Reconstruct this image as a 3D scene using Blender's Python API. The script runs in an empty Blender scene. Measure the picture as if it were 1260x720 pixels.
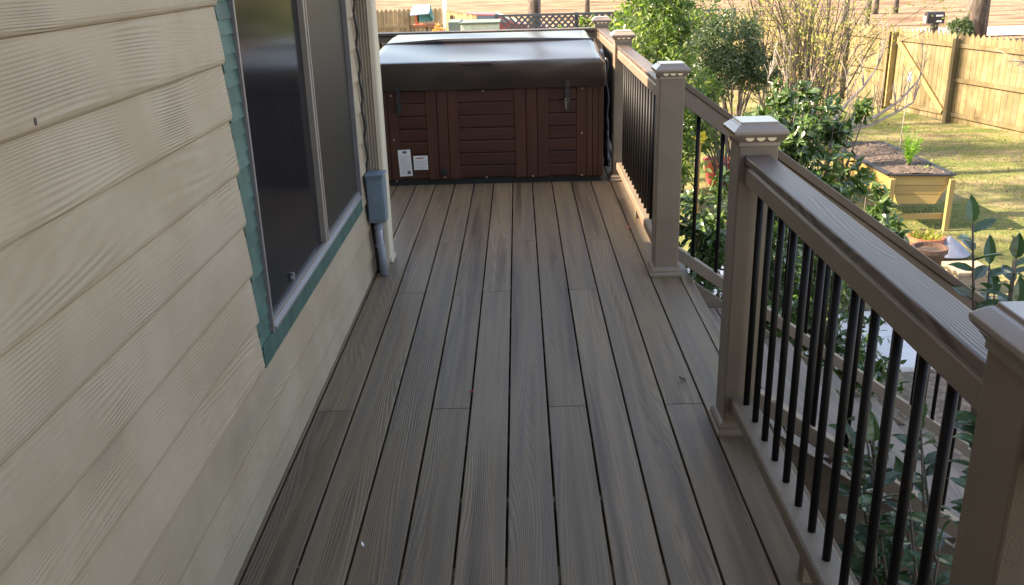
import bpy, bmesh, math, random
from mathutils import Vector, Matrix
R = random.Random(7)
sc = bpy.context.scene
C = bpy.context.collection
PI = math.pi

# ------------------------------------------------------------------ tags
def tag(o, label=None, cat=None, group=None, kind=None):
    if label: o['label'] = label
    if cat: o['category'] = cat
    if group: o['group'] = group
    if kind: o['kind'] = kind
    return o
def thing(name, label, cat, loc=(0, 0, 0), group=None):
    o = bpy.data.objects.new(name, None); C.objects.link(o)
    o.location = loc; o.empty_display_size = .1
    return tag(o, label, cat, group)

# ------------------------------------------------------------------ mesh builder (world coordinates)
class MB:
    def __init__(s): s.v = []; s.f = []; s.r = []
    def add(s, vs, fs, rnd=0.0):
        b = len(s.v); s.v += [tuple(v) for v in vs]; s.f += [tuple(b + i for i in f) for f in fs]
        s.r += [rnd] * len(vs)
    def box(s, x0, x1, y0, y1, z0, z1, rnd=0.0):
        s.add([(x0,y0,z0),(x1,y0,z0),(x1,y1,z0),(x0,y1,z0),(x0,y0,z1),(x1,y0,z1),(x1,y1,z1),(x0,y1,z1)],
              [(3,2,1,0),(4,5,6,7),(0,1,5,4),(1,2,6,5),(2,3,7,6),(3,0,4,7)], rnd)
    def hexa(s, bottom, top, rnd=0.0):
        s.add(list(bottom) + list(top), [(3,2,1,0),(4,5,6,7),(0,1,5,4),(1,2,6,5),(2,3,7,6),(3,0,4,7)], rnd)
    def beam(s, p, q, w, h, up=(0,0,1), rnd=0.0):
        p = Vector(p); q = Vector(q); d = (q - p).normalized(); up = Vector(up)
        sd = d.cross(up).normalized(); u = sd.cross(d).normalized()
        c = [(-w/2,-h/2),(w/2,-h/2),(w/2,h/2),(-w/2,h/2)]
        vs = [p + sd*a + u*b for a, b in c] + [q + sd*a + u*b for a, b in c]
        s.add(vs, [(3,2,1,0),(4,5,6,7),(0,1,5,4),(1,2,6,5),(2,3,7,6),(3,0,4,7)], rnd)
    def prism(s, prof, a, b, axis='Y', rnd=0.0):
        n = len(prof); vs = []
        for t in (a, b):
            for p, q in prof:
                vs.append({'Y': (p, t, q), 'X': (t, p, q), 'Z': (p, q, t)}[axis])
        fs = [tuple(range(n)), tuple(range(2*n-1, n-1, -1))] + [(i, n+i, n+(i+1) % n, (i+1) % n) for i in range(n)]
        s.add(vs, fs, rnd)
    def tube(s, pts, rad, n=8, rnd=0.0):
        pts = [Vector(p) for p in pts]; m = len(pts)
        if not isinstance(rad, (list, tuple)): rad = [rad]*m
        vs = []; prev = None
        for i, p in enumerate(pts):
            d = (pts[min(i+1, m-1)] - pts[max(i-1, 0)]).normalized()
            if prev is None:
                a = Vector((1,0,0)) if abs(d.x) < .8 else Vector((0,1,0))
                prev = (a - d*a.dot(d)).normalized()
            else:
                prev = (prev - d*prev.dot(d)).normalized()
            o = d.cross(prev)
            for k in range(n):
                t = 2*PI*k/n; vs.append(p + (prev*math.cos(t) + o*math.sin(t))*rad[i])
        fs = [(i*n+k, i*n+(k+1) % n, (i+1)*n+(k+1) % n, (i+1)*n+k) for i in range(m-1) for k in range(n)]
        fs += [tuple(range(n-1, -1, -1)), tuple((m-1)*n+k for k in range(n))]
        s.add(vs, fs, rnd)
    def lathe(s, prof, cx, cy, n=16, rnd=0.0):
        vs = [(cx + r*math.cos(2*PI*k/n), cy + r*math.sin(2*PI*k/n), z) for r, z in prof for k in range(n)]
        m = len(prof)
        fs = [(i*n+k, i*n+(k+1) % n, (i+1)*n+(k+1) % n, (i+1)*n+k) for i in range(m-1) for k in range(n)]
        fs += [tuple(range(n-1, -1, -1)), tuple((m-1)*n+k for k in range(n))]
        s.add(vs, fs, rnd)
    def leaf(s, p, d, n, L, W, rnd=0.0, bend=.15):
        p = Vector(p); d = d.normalized(); sd = d.cross(n)
        if sd.length < 1e-3: sd = d.cross(Vector((.3, .5, .8)))
        sd.normalize(); u = sd.cross(d)
        prof = ((.14, .30), (.38, .50), (.65, .42), (.86, .20)); vs = [p]
        for t, w_ in prof:
            c = p + d*L*t - u*L*bend*t*t*1.2; vs += [c + sd*W*w_ + u*W*.16, c, c - sd*W*w_ + u*W*.16]
        vs.append(p + d*L - u*L*bend*1.2)
        fs = [(0, 1, 2), (0, 2, 3)]
        for i in range(3):
            k = 1+3*i; fs += [(k, k+3, k+4, k+1), (k+1, k+4, k+5, k+2)]
        fs += [(10, 13, 11), (11, 13, 12)]
        s.add(vs, fs, rnd)
    def leaf4(s, p, d, n, L, W, rnd=0.0):
        p = Vector(p); d = d.normalized(); sd = d.cross(n)
        if sd.length < 1e-3: sd = d.cross(Vector((.3, .5, .8)))
        sd.normalize()
        s.add([p, p + d*L*.45 + sd*W*.5, p + d*L, p + d*L*.45 - sd*W*.5], [(0, 1, 2, 3)], rnd)
    def build(s, name, mat, parent=None, smooth=False, bevel=0, seg=2):
        me = bpy.data.meshes.new(name)
        off = Vector(parent.location) if parent else Vector((0, 0, 0))
        if parent and parent.parent: off = off + Vector(parent.parent.location)
        me.from_pydata([tuple(Vector(v) - off) for v in s.v], [], s.f)
        a = me.attributes.new('rnd', 'FLOAT', 'POINT'); a.data.foreach_set('value', s.r)
        me.materials.append(mat)
        if smooth: me.polygons.foreach_set('use_smooth', [True]*len(me.polygons))
        me.update()
        o = bpy.data.objects.new(name, me); C.objects.link(o)
        if parent: o.parent = parent
        if not smooth and len(s.f) < 4000:
            bm = bmesh.new(); bm.from_mesh(me); bmesh.ops.recalc_face_normals(bm, faces=bm.faces); bm.to_mesh(me); bm.free()
        if bevel:
            md = o.modifiers.new('bevel', 'BEVEL'); md.width = bevel; md.segments = seg; md.limit_method = 'ANGLE'; md.angle_limit = .6
            md.harden_normals = False
        return o

# ------------------------------------------------------------------ materials
def newmat(name):
    m = bpy.data.materials.new(name); m.use_nodes = True
    nt = m.node_tree; b = nt.nodes['Principled BSDF']
    return m, nt, b
def N(nt, t, **k):
    n = nt.nodes.new(t)
    for a, v in k.items():
        if a.startswith('i_'): n.inputs[a[2:].replace('_', ' ')].default_value = v
        else: setattr(n, a, v)
    return n
def col(c): return (c[0], c[1], c[2], 1)
def ramp(nt, fac, stops):
    r = nt.nodes.new('ShaderNodeValToRGB'); e = r.color_ramp.elements
    while len(e) < len(stops): e.new(.5)
    for i, (p, c) in enumerate(stops): e[i].position = p; e[i].color = col(c)
    nt.links.new(fac, r.inputs[0]); return r
def coords(nt, scale, per=0.0):
    tc = N(nt, 'ShaderNodeTexCoord'); mp = N(nt, 'ShaderNodeMapping'); mp.inputs['Scale'].default_value = scale
    if per:
        at = N(nt, 'ShaderNodeAttribute', attribute_name='rnd')
        ml = N(nt, 'ShaderNodeVectorMath', operation='SCALE'); ml.inputs[0].default_value = (37.7, 91.3, 53.1)
        nt.links.new(at.outputs['Fac'], ml.inputs['Scale'])
        ad = N(nt, 'ShaderNodeVectorMath', operation='ADD')
        nt.links.new(tc.outputs['Object'], ad.inputs[0]); nt.links.new(ml.outputs[0], ad.inputs[1])
        nt.links.new(ad.outputs[0], mp.inputs['Vector'])
    else: nt.links.new(tc.outputs['Object'], mp.inputs['Vector'])
    return mp.outputs[0]
def plain(name, c, rough=.5, metal=0, var=.12, vscale=6, bump=.0, bscale=80, spec=.5, emis=None):
    m, nt, b = newmat(name)
    n = N(nt, 'ShaderNodeTexNoise', i_Scale=vscale, i_Detail=5.0, i_Roughness=.6)
    nt.links.new(coords(nt, (1, 1, 1)), n.inputs['Vector'])
    r = ramp(nt, n.outputs['Fac'], [(.3, [x*(1-var) for x in c]), (.7, [min(1, x*(1+var)) for x in c])])
    nt.links.new(r.outputs[0], b.inputs['Base Color'])
    b.inputs['Roughness'].default_value = rough; b.inputs['Metallic'].default_value = metal
    b.inputs['Specular IOR Level'].default_value = spec
    if bump:
        n2 = N(nt, 'ShaderNodeTexNoise', i_Scale=bscale, i_Detail=4.0)
        nt.links.new(coords(nt, (1, 1, 1)), n2.inputs['Vector'])
        bp = N(nt, 'ShaderNodeBump', i_Strength=bump, i_Distance=.004)
        nt.links.new(n2.outputs['Fac'], bp.inputs['Height']); nt.links.new(bp.outputs[0], b.inputs['Normal'])
    return m
def wood(name, cols, along='Y', across='X', stretch=.05, wscale=30, dist=4.0, streak=9.0, grain=.35, bump=.4, bdist=.0015,
         rough=.6, gcol=.7, per=1, stain=None, board=.12, period=.008, warp=230, nf=6.0, af=.055, mlo=.12):
    """grain runs along one axis; colour streaks + growth-ring lines"""
    m, nt, b = newmat(name); L = nt.links
    sc_ = [1, 1, 1]; sc_['XYZ'.index(along)] = stretch
    v = coords(nt, tuple(sc_), per)
    n1 = N(nt, 'ShaderNodeTexNoise', i_Scale=streak, i_Detail=4.0, i_Roughness=.55); L.new(v, n1.inputs['Vector'])
    k = len(cols); r = ramp(nt, n1.outputs['Fac'], [(.3 + .4*i/(k-1), c) for i, c in enumerate(cols)])
    ai, al = 'XYZ'.index(across), 'XYZ'.index(along)
    s2 = [0.0, 0.0, 0.0]; s2[ai] = nf; s2[al] = nf*af; s2[3-ai-al] = nf*.3
    nl = N(nt, 'ShaderNodeTexNoise', i_Scale=1.0, i_Detail=1.5, i_Roughness=.45); L.new(coords(nt, tuple(s2), per), nl.inputs['Vector'])
    sx = N(nt, 'ShaderNodeSeparateXYZ'); L.new(coords(nt, (1, 1, 1), per), sx.inputs[0])
    ph = N(nt, 'ShaderNodeMath', operation='MULTIPLY'); L.new(sx.outputs[across], ph.inputs[0]); ph.inputs[1].default_value = 2*PI/period
    p2 = N(nt, 'ShaderNodeMath', operation='MULTIPLY_ADD'); L.new(nl.outputs['Fac'], p2.inputs[0]); p2.inputs[1].default_value = warp; L.new(ph.outputs[0], p2.inputs[2])
    sn = N(nt, 'ShaderNodeMath', operation='SINE'); L.new(p2.outputs[0], sn.inputs[0])
    nm = N(nt, 'ShaderNodeTexNoise', i_Scale=3.0, i_Detail=2.0); L.new(coords(nt, (1, 1, 1), per), nm.inputs['Vector'])
    mk = N(nt, 'ShaderNodeMapRange'); L.new(nm.outputs['Fac'], mk.inputs['Value']); mk.inputs['From Min'].default_value = .35; mk.inputs['From Max'].default_value = .65; mk.inputs['To Min'].default_value = mlo; mk.inputs['To Max'].default_value = .5
    w = N(nt, 'ShaderNodeMath', operation='MULTIPLY_ADD'); L.new(sn.outputs[0], w.inputs[0]); L.new(mk.outputs[0], w.inputs[1]); w.inputs[2].default_value = .5
    n2 = N(nt, 'ShaderNodeTexNoise', i_Scale=streak*16, i_Detail=3.0); L.new(v, n2.inputs['Vector'])
    mx = N(nt, 'ShaderNodeMath', operation='MULTIPLY_ADD'); L.new(n2.outputs['Fac'], mx.inputs[0]); mx.inputs[1].default_value = .5
    L.new(w.outputs[0], mx.inputs[2])
    rg = ramp(nt, mx.outputs[0], [(.35, (gcol,)*3), (1.0, (1, 1, 1))])
    mm = N(nt, 'ShaderNodeMix', data_type='RGBA', blend_type='MULTIPLY'); mm.inputs[0].default_value = grain*2
    L.new(r.outputs[0], mm.inputs[6]); L.new(rg.outputs[0], mm.inputs[7])
    out = mm.outputs[2]
    if per and board:
        at = N(nt, 'ShaderNodeAttribute', attribute_name='rnd')
        hsv = N(nt, 'ShaderNodeHueSaturation')
        mr = N(nt, 'ShaderNodeMapRange'); mr.inputs['To Min'].default_value = 1-board; mr.inputs['To Max'].default_value = 1+board
        fr = N(nt, 'ShaderNodeMath', operation='FRACT'); m3 = N(nt, 'ShaderNodeMath', operation='MULTIPLY'); m3.inputs[1].default_value = 7.31
        L.new(at.outputs['Fac'], m3.inputs[0]); L.new(m3.outputs[0], fr.inputs[0]); L.new(fr.outputs[0], mr.inputs['Value'])
        L.new(mr.outputs[0], hsv.inputs['Value']); L.new(out, hsv.inputs['Color']); out = hsv.outputs[0]
    if stain:
        n4 = N(nt, 'ShaderNodeTexNoise', i_Scale=2.3, i_Detail=6.0, i_Roughness=.65); L.new(coords(nt, (1, 1, 1)), n4.inputs['Vector'])
        r4 = ramp(nt, n4.outputs['Fac'], [(.42, stain), (.62, (1, 1, 1))])
        m4 = N(nt, 'ShaderNodeMix', data_type='RGBA', blend_type='MULTIPLY'); m4.inputs[0].default_value = .8
        L.new(out, m4.inputs[6]); L.new(r4.outputs[0], m4.inputs[7]); out = m4.outputs[2]
    L.new(out, b.inputs['Base Color'])
    bp = N(nt, 'ShaderNodeBump', i_Strength=bump, i_Distance=bdist); L.new(mx.outputs[0], bp.inputs['Height']); L.new(bp.outputs[0], b.inputs['Normal'])
    b.inputs['Roughness'].default_value = rough; b.inputs['Specular IOR Level'].default_value = .35
    return m
def leafmat(name, cols, rough=.35, trans=.3, spec=.5):
    m, nt, b = newmat(name); L = nt.links
    at = N(nt, 'ShaderNodeAttribute', attribute_name='rnd')
    k = len(cols); r = ramp(nt, at.outputs['Fac'], [(i/(k-1), c) for i, c in enumerate(cols)])
    L.new(r.outputs[0], b.inputs['Base Color']); b.inputs['Roughness'].default_value = rough
    b.inputs['Specular IOR Level'].default_value = spec
    t = N(nt, 'ShaderNodeBsdfTranslucent')
    br = N(nt, 'ShaderNodeMix', data_type='RGBA', blend_type='MULTIPLY'); br.inputs[0].default_value = 1
    L.new(r.outputs[0], br.inputs[6]); br.inputs[7].default_value = (1.6, 2.0, .7, 1); L.new(br.outputs[2], t.inputs['Color'])
    mx = N(nt, 'ShaderNodeMixShader'); mx.inputs[0].default_value = trans
    L.new(b.outputs[0], mx.inputs[1]); L.new(t.outputs[0], mx.inputs[2])
    L.new(mx.outputs[0], nt.nodes['Material Output'].inputs['Surface'])
    return m

DECK = [(.100, .067, .042), (.162, .110, .066), (.215, .152, .088), (.155, .112, .075), (.190, .138, .088)]
M = {}
M['deck'] = wood('deck composite', DECK, 'Y', 'X', .035, 34, 5.5, 13, .30, .5, .0012, .5, .56, 1, board=.13)
M['deck_x'] = wood('deck composite across', DECK, 'X', 'Y', .035, 34, 5.5, 13, .36, .5, .0012, .52, .52, 1)
M['cap'] = wood('rail cap board', [(.095, .070, .056), (.145, .108, .086), (.18, .135, .105)], 'Y', 'X', .045, 20, 8, 10, .45, .35, .0012, .42, .34, 1, period=.0085, warp=120, nf=9, af=.12)
M['cap_x'] = wood('rail cap board across', [(.095, .070, .056), (.145, .108, .086), (.18, .135, .105)], 'X', 'Y', .045, 20, 8, 10, .45, .35, .0012, .42, .34, 1, period=.0085, warp=120, nf=9, af=.12)
M['stringer'] = wood('brown composite trim', [(.13, .10, .08), (.19, .145, .11)], 'X', 'Z', .04, 30, 4, 12, .3, .4, .001, .55, .6, 1)
M['vinyl'] = plain('taupe post sleeve', (.180, .138, .098), .5, 0, .11, 5, .3, 260)
M['capv'] = plain('taupe moulded cap', (.245, .198, .158), .22, 0, .04, 9, spec=.8)
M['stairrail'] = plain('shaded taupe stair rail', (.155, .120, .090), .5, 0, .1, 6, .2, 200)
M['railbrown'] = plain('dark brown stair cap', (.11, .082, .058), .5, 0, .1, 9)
M['vinyl_dark'] = plain('dark taupe sleeve groove', (.09, .075, .062), .5)
M['scallop'] = plain('cream lit scallop', (.8, .66, .42), .4, 0, .03)  # warm cream carries the lit look of the cap openings
M['black'] = plain('black baluster metal', (.004, .004, .0045), .5, .0, .1, spec=.2)
M['siding'] = wood('cream lap siding', [(.318, .262, .194), (.336, .276, .206), (.350, .289, .216)], 'Y', 'Z', .05, 22, 7, 5, .05, .85, .0018, .62, .7, 1, (.84, .81, .76), board=.06, period=.0105, warp=210, nf=5.0, af=.09, mlo=-.1)
M['cream'] = wood('cream trim board', [(.52, .465, .355), (.60, .54, .42)], 'Z', 'X', .06, 30, 4, 8, .1, .3, .001, .55, .8, 1)
M['gutter'] = plain('tan downspout paint', (.27, .225, .17), .45, 0, .08)
M['teal'] = wood('weathered teal trim', [(.022, .070, .062), (.036, .098, .086), (.050, .12, .104)], 'Z', 'Y', .2, 30, 5, 14, .25, .5, .0015, .6, .6, 1)
M['alu'] = plain('grey window frame', (.20, .19, .195), .4, .3, .1, 14)
M['glass'] = plain('screened window glass', (.014, .016, .019), .13, 0, .1, 4, spec=.10)
_nt = M['glass'].node_tree; _n = [n for n in _nt.nodes if n.type == 'MAPPING'][0]; _n.inputs['Scale'].default_value = (1, 9, .35)
_r = [n for n in _nt.nodes if n.type == 'VALTORGB'][0]; _r.color_ramp.elements[0].color = (.008, .009, .011, 1); _r.color_ramp.elements[1].color = (.012, .014, .017, 1)
M['screen'] = plain('dark insect screen', (.017, .016, .0145), .5, 0, .12, 30, spec=.25)
M['box'] = plain('blue grey painted box', (.12, .17, .215), .5, .1, .15, 12, .15, 60)
M['conduit'] = plain('grey conduit', (.22, .24, .29), .45, .2, .1, 20)
M['cable'] = plain('black cable', (.02, .02, .022), .5)
M['shingle'] = plain('brown roof shingle', (.10, .085, .075), .9, 0, .3, 9, .5, 40)
M['concrete'] = plain('pale concrete', (.62, .62, .62), .8, 0, .1, 5, .4, 90)
M['tubwood'] = wood('reddish brown tub cabinet', [(.040, .0125, .0072), (.053, .017, .010), (.066, .022, .013)], 'X', 'Z', .06, 40, 4, 12, .25, .3, .001, .5, .6, 1)
M['tubwood_v'] = wood('reddish brown tub trim', [(.048, .016, .0095), (.064, .022, .013), (.080, .030, .018)], 'Z', 'X', .06, 40, 4, 12, .25, .3, .001, .48, .6, 1)
M['cover'] = plain('dark brown vinyl cover', (.018, .0105, .0085), .23, 0, .25, 5, .05, 50, spec=1.0)
M['cover_b'] = plain('cover hinge vinyl', (.012, .012, .015), .6, 0, .2, 5)
M['plinth'] = plain('black plinth', (.012, .012, .013), .7)
M['steel'] = plain('steel screw', (.55, .52, .48), .3, .8)
M['paper'] = plain('white label', (.62, .62, .60), .55, 0, .04)
M['ink'] = plain('dark print', (.09, .09, .10), .6)
M['ink2'] = plain('red print', (.35, .12, .10), .6)
M['inkgrey'] = plain('grey print', (.33, .34, .35), .6)
M['tarp'] = plain('navy tarp', (.022, .032, .055), .45, 0, .35, 9, .5, 40)
M['towel'] = plain('pale grey cloth', (.33, .34, .37), .85, 0, .2, 20, .5, 90)
M['fence'] = wood('weathered pine fence', [(.16, .12, .06), (.245, .185, .095), (.19, .155, .095)], 'Z', 'X', .05, 14, 4, 4, .3, .5, .003, .8, .55, 1, (.62, .62, .52), board=.22)
M['fencegrey'] = wood('greyed pine fence', [(.20, .155, .095), (.30, .235, .14), (.25, .21, .15)], 'Z', 'X', .05, 14, 4, 4, .3, .5, .003, .85, .5, 1, (.6, .6, .55), board=.22)
M['pine'] = wood('new pine board', [(.32, .225, .085), (.40, .29, .115)], 'Y', 'Z', .06, 22, 5, 8, .25, .4, .002, .65, .6, 1)
M['pine_x'] = wood('new pine board across', [(.32, .225, .085), (.40, .29, .115)], 'X', 'Z', .06, 22, 5, 8, .25, .4, .002, .65, .6, 1)
M['soil'] = plain('potting soil', (.075, .055, .042), .95, 0, .6, 30, 1, 60)
M['liner'] = plain('black liner', (.015, .015, .017), .6)
M['terra'] = plain('terracotta', (.40, .135, .065), .75, 0, .15, 12)
M['clay'] = plain('dark brown clay', (.12, .07, .05), .8)
M['slate'] = plain('blue grey metal cone', (.17, .19, .25), .5, .2, .15, 12)
M['stone'] = plain('tan block', (.30, .23, .16), .85, 0, .15, 14, .5, 60)
M['bark'] = wood('grey pine bark', [(.10, .08, .065), (.19, .155, .13), (.26, .215, .185)], 'Z', 'X', .25, 12, 6, 14, .4, 1, .02, .9, .4, 0)
M['twig'] = plain('grey twig', (.12, .095, .08), .85, 0, .3, 14)
M['twig_l'] = plain('pale bare branch', (.30, .255, .22), .8, 0, .3, 14)
M['cam'] = leafmat('camellia leaf', [(.022, .048, .018), (.040, .085, .026), (.085, .14, .042), (.05, .09, .035)], .24, .18, .7)
M['cam_cool'] = leafmat('near camellia leaf', [(.02, .05, .022), (.035, .085, .035), (.06, .12, .055)], .28, .18, .7)
M['bright'] = leafmat('sunlit shrub leaf', [(.03, .055, .025), (.07, .115, .04), (.14, .185, .075), (.28, .28, .16)], .3, .5)
M['darkleaf'] = leafmat('dark shrub leaf', [(.022, .045, .022), (.04, .075, .032), (.07, .11, .05), (.10, .10, .07)], .4, .25)
M['sparse'] = leafmat('yellow green leaf', [(.16, .18, .05), (.28, .28, .08), (.38, .33, .11)], .5, .4)
M['fern'] = leafmat('lime feathery leaf', [(.16, .30, .05), (.28, .45, .08), (.34, .5, .14)], .5, .4)
M['blade'] = leafmat('grass blade', [(.30, .25, .11), (.17, .24, .06), (.38, .32, .16)], .7, .3, .2)
M['redleaf'] = leafmat('orange shrub leaf', [(.5, .18, .06), (.62, .28, .12), (.55, .35, .22)], .6, .3)
M['red'] = plain('faded red plastic', (.34, .055, .05), .5)
M['yellow'] = plain('yellow paint', (.75, .58, .05), .5)
M['orange'] = plain('orange stick', (.6, .27, .06), .6)
M['bluepaint'] = plain('pale blue paint', (.50, .60, .78), .5)
M['tealpaint'] = plain('teal paint', (.06, .22, .22), .6)
M['shed'] = plain('pale sage plastic', (.50, .55, .46), .7, 0, .1, 3)
M['shedgrey'] = plain('dark sage plastic', (.13, .17, .15), .7, 0, .2, 4)
M['lattice'] = plain('dark lattice', (.06, .07, .085), .7)
M['mailbox'] = plain('black mailbox', (.015, .015, .018), .4)
M['maroon'] = plain('dusty maroon paint', (.20, .06, .055), .35, .2)
M['carglass'] = plain('car glass', (.12, .16, .20), .1)
M['white'] = plain('white paint', (.78, .78, .76), .5)
M['tyre'] = plain('tyre rubber', (.02, .02, .02), .8)

# ground: dry lawn near, straw far
def ground_mat():
    m, nt, b = newmat('dry lawn'); L = nt.links
    v = coords(nt, (1, 1, 1))
    n1 = N(nt, 'ShaderNodeTexNoise', i_Scale=.55, i_Detail=8.0, i_Roughness=.68); L.new(coords(nt, (.6, 1.6, 1)), n1.inputs['Vector'])
    g = ramp(nt, n1.outputs['Fac'], [(.36, (.11, .145, .045)), (.48, (.19, .20, .075)), (.56, (.29, .24, .13)), (.66, (.27, .185, .12))])
    n2 = N(nt, 'ShaderNodeTexNoise', i_Scale=18, i_Detail=6.0, i_Roughness=.7); L.new(v, n2.inputs['Vector'])
    r2 = ramp(nt, n2.outputs['Fac'], [(.3, (.55, .55, .5)), (.65, (1.0, 1.0, 1.0))])
    m1 = N(nt, 'ShaderNodeMix', data_type='RGBA', blend_type='MULTIPLY'); m1.inputs[0].default_value = .8
    L.new(g.outputs[0], m1.inputs[6]); L.new(r2.outputs[0], m1.inputs[7])
    # straw covered ground beyond the fence, mulch near the house
    n3 = N(nt, 'ShaderNodeTexNoise', i_Scale=.6, i_Detail=8.0, i_Roughness=.6); L.new(coords(nt, (.35, 1.8, 1)), n3.inputs['Vector'])
    st = ramp(nt, n3.outputs['Fac'], [(.38, (.07, .038, .026)), (.46, (.20, .125, .08)), (.53, (.27, .20, .135)), (.62, (.13, .07, .045))])
    sep = N(nt, 'ShaderNodeSeparateXYZ'); tc = N(nt, 'ShaderNodeTexCoord'); L.new(tc.outputs['Object'], sep.inputs[0])
    f1 = N(nt, 'ShaderNodeMapRange'); f1.inputs['From Min'].default_value = 23; f1.inputs['From Max'].default_value = 27; L.new(sep.outputs['Y'], f1.inputs['Value'])
    m2 = N(nt, 'ShaderNodeMix', data_type='RGBA'); L.new(f1.outputs[0], m2.inputs[0]); L.new(m1.outputs[2], m2.inputs[6]); L.new(st.outputs[0], m2.inputs[7])
    f2 = N(nt, 'ShaderNodeMapRange'); f2.inputs['From Min'].default_value = 9.6; f2.inputs['From Max'].default_value = 8.4
    wob = N(nt, 'ShaderNodeMath', operation='MULTIPLY_ADD'); L.new(n1.outputs['Fac'], wob.inputs[0]); wob.inputs[1].default_value = 4.0
    L.new(sep.outputs['Y'], wob.inputs[2]); wb = N(nt, 'ShaderNodeMath', operation='SUBTRACT'); L.new(wob.outputs[0], wb.inputs[0]); wb.inputs[1].default_value = 1.0
    L.new(wb.outputs[0], f2.inputs['Value'])
    mul = ramp(nt, n2.outputs['Fac'], [(.3, (.11, .085, .065)), (.5, (.22, .17, .13)), (.7, (.32, .27, .21))])
    m3 = N(nt, 'ShaderNodeMix', data_type='RGBA'); L.new(f2.outputs[0], m3.inputs[0]); L.new(m2.outputs[2], m3.inputs[6]); L.new(mul.outputs[0], m3.inputs[7])
    L.new(m3.outputs[2], b.inputs['Base Color']); b.inputs['Roughness'].default_value = .95; b.inputs['Specular IOR Level'].default_value = .1
    bp = N(nt, 'ShaderNodeBump', i_Strength=.8, i_Distance=.04); L.new(n2.outputs['Fac'], bp.inputs['Height']); L.new(bp.outputs[0], b.inputs['Normal'])
    return m
M['ground'] = ground_mat()
M['road'] = plain('worn pale road', (.30, .28, .26), .9, 0, .1, 3, .3, 60)

# ------------------------------------------------------------------ ground
def gz(x, y):
    z = -1.6
    if y > 12: z = -1.6 - .42*min(1, (y-12)/8)
    if y > 60: z += (y-60)**1.2*.010
    return z
def noise2(x, y): return .5*math.sin(x*1.3+y*.7) + .3*math.sin(x*2.9-y*2.1+1) + .2*math.sin(y*4.3+x*.6)
mb = MB(); xs = [-300, -150, -80, -45, -25, -12] + [i*1.0 for i in range(-8, 25)] + [28, 34, 42, 60, 90, 150, 300]
ys = [-200, -80, -40, -15] + [i*1.0 for i in range(-8, 30)] + [33, 37, 41, 46, 52, 60, 68, 78, 90, 110, 140, 190, 260, 400]
for y in ys:
    for x in xs: mb.v.append((x, y, gz(x, y) + (.025*noise2(x, y) if 9 < y < 60 else 0))); mb.r.append(0)
nx = len(xs)
for j in range(len(ys)-1):
    for i in range(nx-1): mb.f.append((j*nx+i, j*nx+i+1, (j+1)*nx+i+1, (j+1)*nx+i))
g = mb.build('ground', M['ground'], smooth=True); tag(g, 'dry winter lawn and straw covered ground', kind='structure')
mb = MB(); prev = None
rp = [(-60, 37.5), (-20, 38.5), (0, 39), (15, 39.6), (30, 40.5), (70, 44)]
vs = []
for x, y in rp: vs += [(x, y, -1.98), (x, y+4.6, -1.98)]
mb.add(vs, [(2*i, 2*i+2, 2*i+3, 2*i+1) for i in range(len(rp)-1)])
tag(mb.build('road', M['road']), 'pale road beyond the back fence', kind='structure')
mb = MB()
for i in range(4):
    for j in range(2):
        mb.box(2.3+i*.62, 2.9+i*.62, 6.6+j*.62, 7.2+j*.62, -1.66, -1.56 + .004*((i+j) % 2), i*.13+j*.3)
mb.box(.95, 2.25, 7.3, 9.4, -1.66, -1.565, .5)
tag(mb.build('paving', M['concrete'], bevel=.008), 'pale square paving slabs on the ground beside the steps', kind='structure')

# ------------------------------------------------------------------ wooden deck
P = .1445; X0 = -.0666
deck = thing('deck', 'grey brown composite deck running along the cream house wall to the hot tub', 'deck', (0, 0, 0))
mb = MB(); G = .0072
base_j = {0: 3.03, 1: 4.295, 2: 5.155}
def bjoint(k): return base_j[{0: 2, 1: 0, 2: 1}[k % 3]]
for k in range(-5, 6):
    xa, xb = X0+k*P+G/2, X0+(k+1)*P-G/2
    if k == 5: xb = .803
    j0 = bjoint(k); js = [j0-3.66, j0, j0+3.66]
    if k == -4: js = [4.3-3.66, 4.3, 7.96]
    if k == 5: js = [6.1]
    edges = [-2.2] + [j for j in js if -2.2 < j < 8.5] + [8.52]
    for a, b in zip(edges[:-1], edges[1:]):
        mb.box(xa, xb, a+.001, b-.001, -.025, 0, R.random())
mb.box(-.815, X0-5*P-G/2, -2.2, 4.78, -.026, -.001, R.random())       # ripped strip against the wall
for k in range(6, 18):                                               # past the house corner the deck widens
    xb = X0-(k-1)*P-G/2; mb.box(xb-P+G, xb, 4.86, 8.52, -.025, 0, R.random())
mb.build('floor_boards', M['deck'], deck, bevel=.0028)
mb = MB(); mb.box(.8085, .865, -2.2, 2.86, -.025, -.0005, .3); mb.box(.8085, .865, 4.56, 8.52, -.025, -.0005, .7)
mb.box(.8085, .865, 2.86, 4.56, -.025, -.0005, .9)
mb.build('border_board', M['deck'], deck, bevel=.003)
mb = MB(); mb.box(.80, .835, -2.2, 8.5, -.26, -.027, .3); mb.box(-2.5, .80, 8.48, 8.515, -.26, -.027, .5)
mb.build('fascia', M['stringer'], deck)
mb = MB()
for i in range(27): mb.box(-2.3 if i*.4-2 > 4.9 else -.79, .795, -2.0+i*.4, -1.96+i*.4, -.24, -.0262)
mb.build('joist_frame', M['plinth'], deck)
for y in (-1.5, 1.2, 4.4, 8.3):
    mb = MB(); mb.box(.66, .78, y, y+.12, -1.7, -.245); mb.build('support_post', M['fencegrey'], deck)
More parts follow.
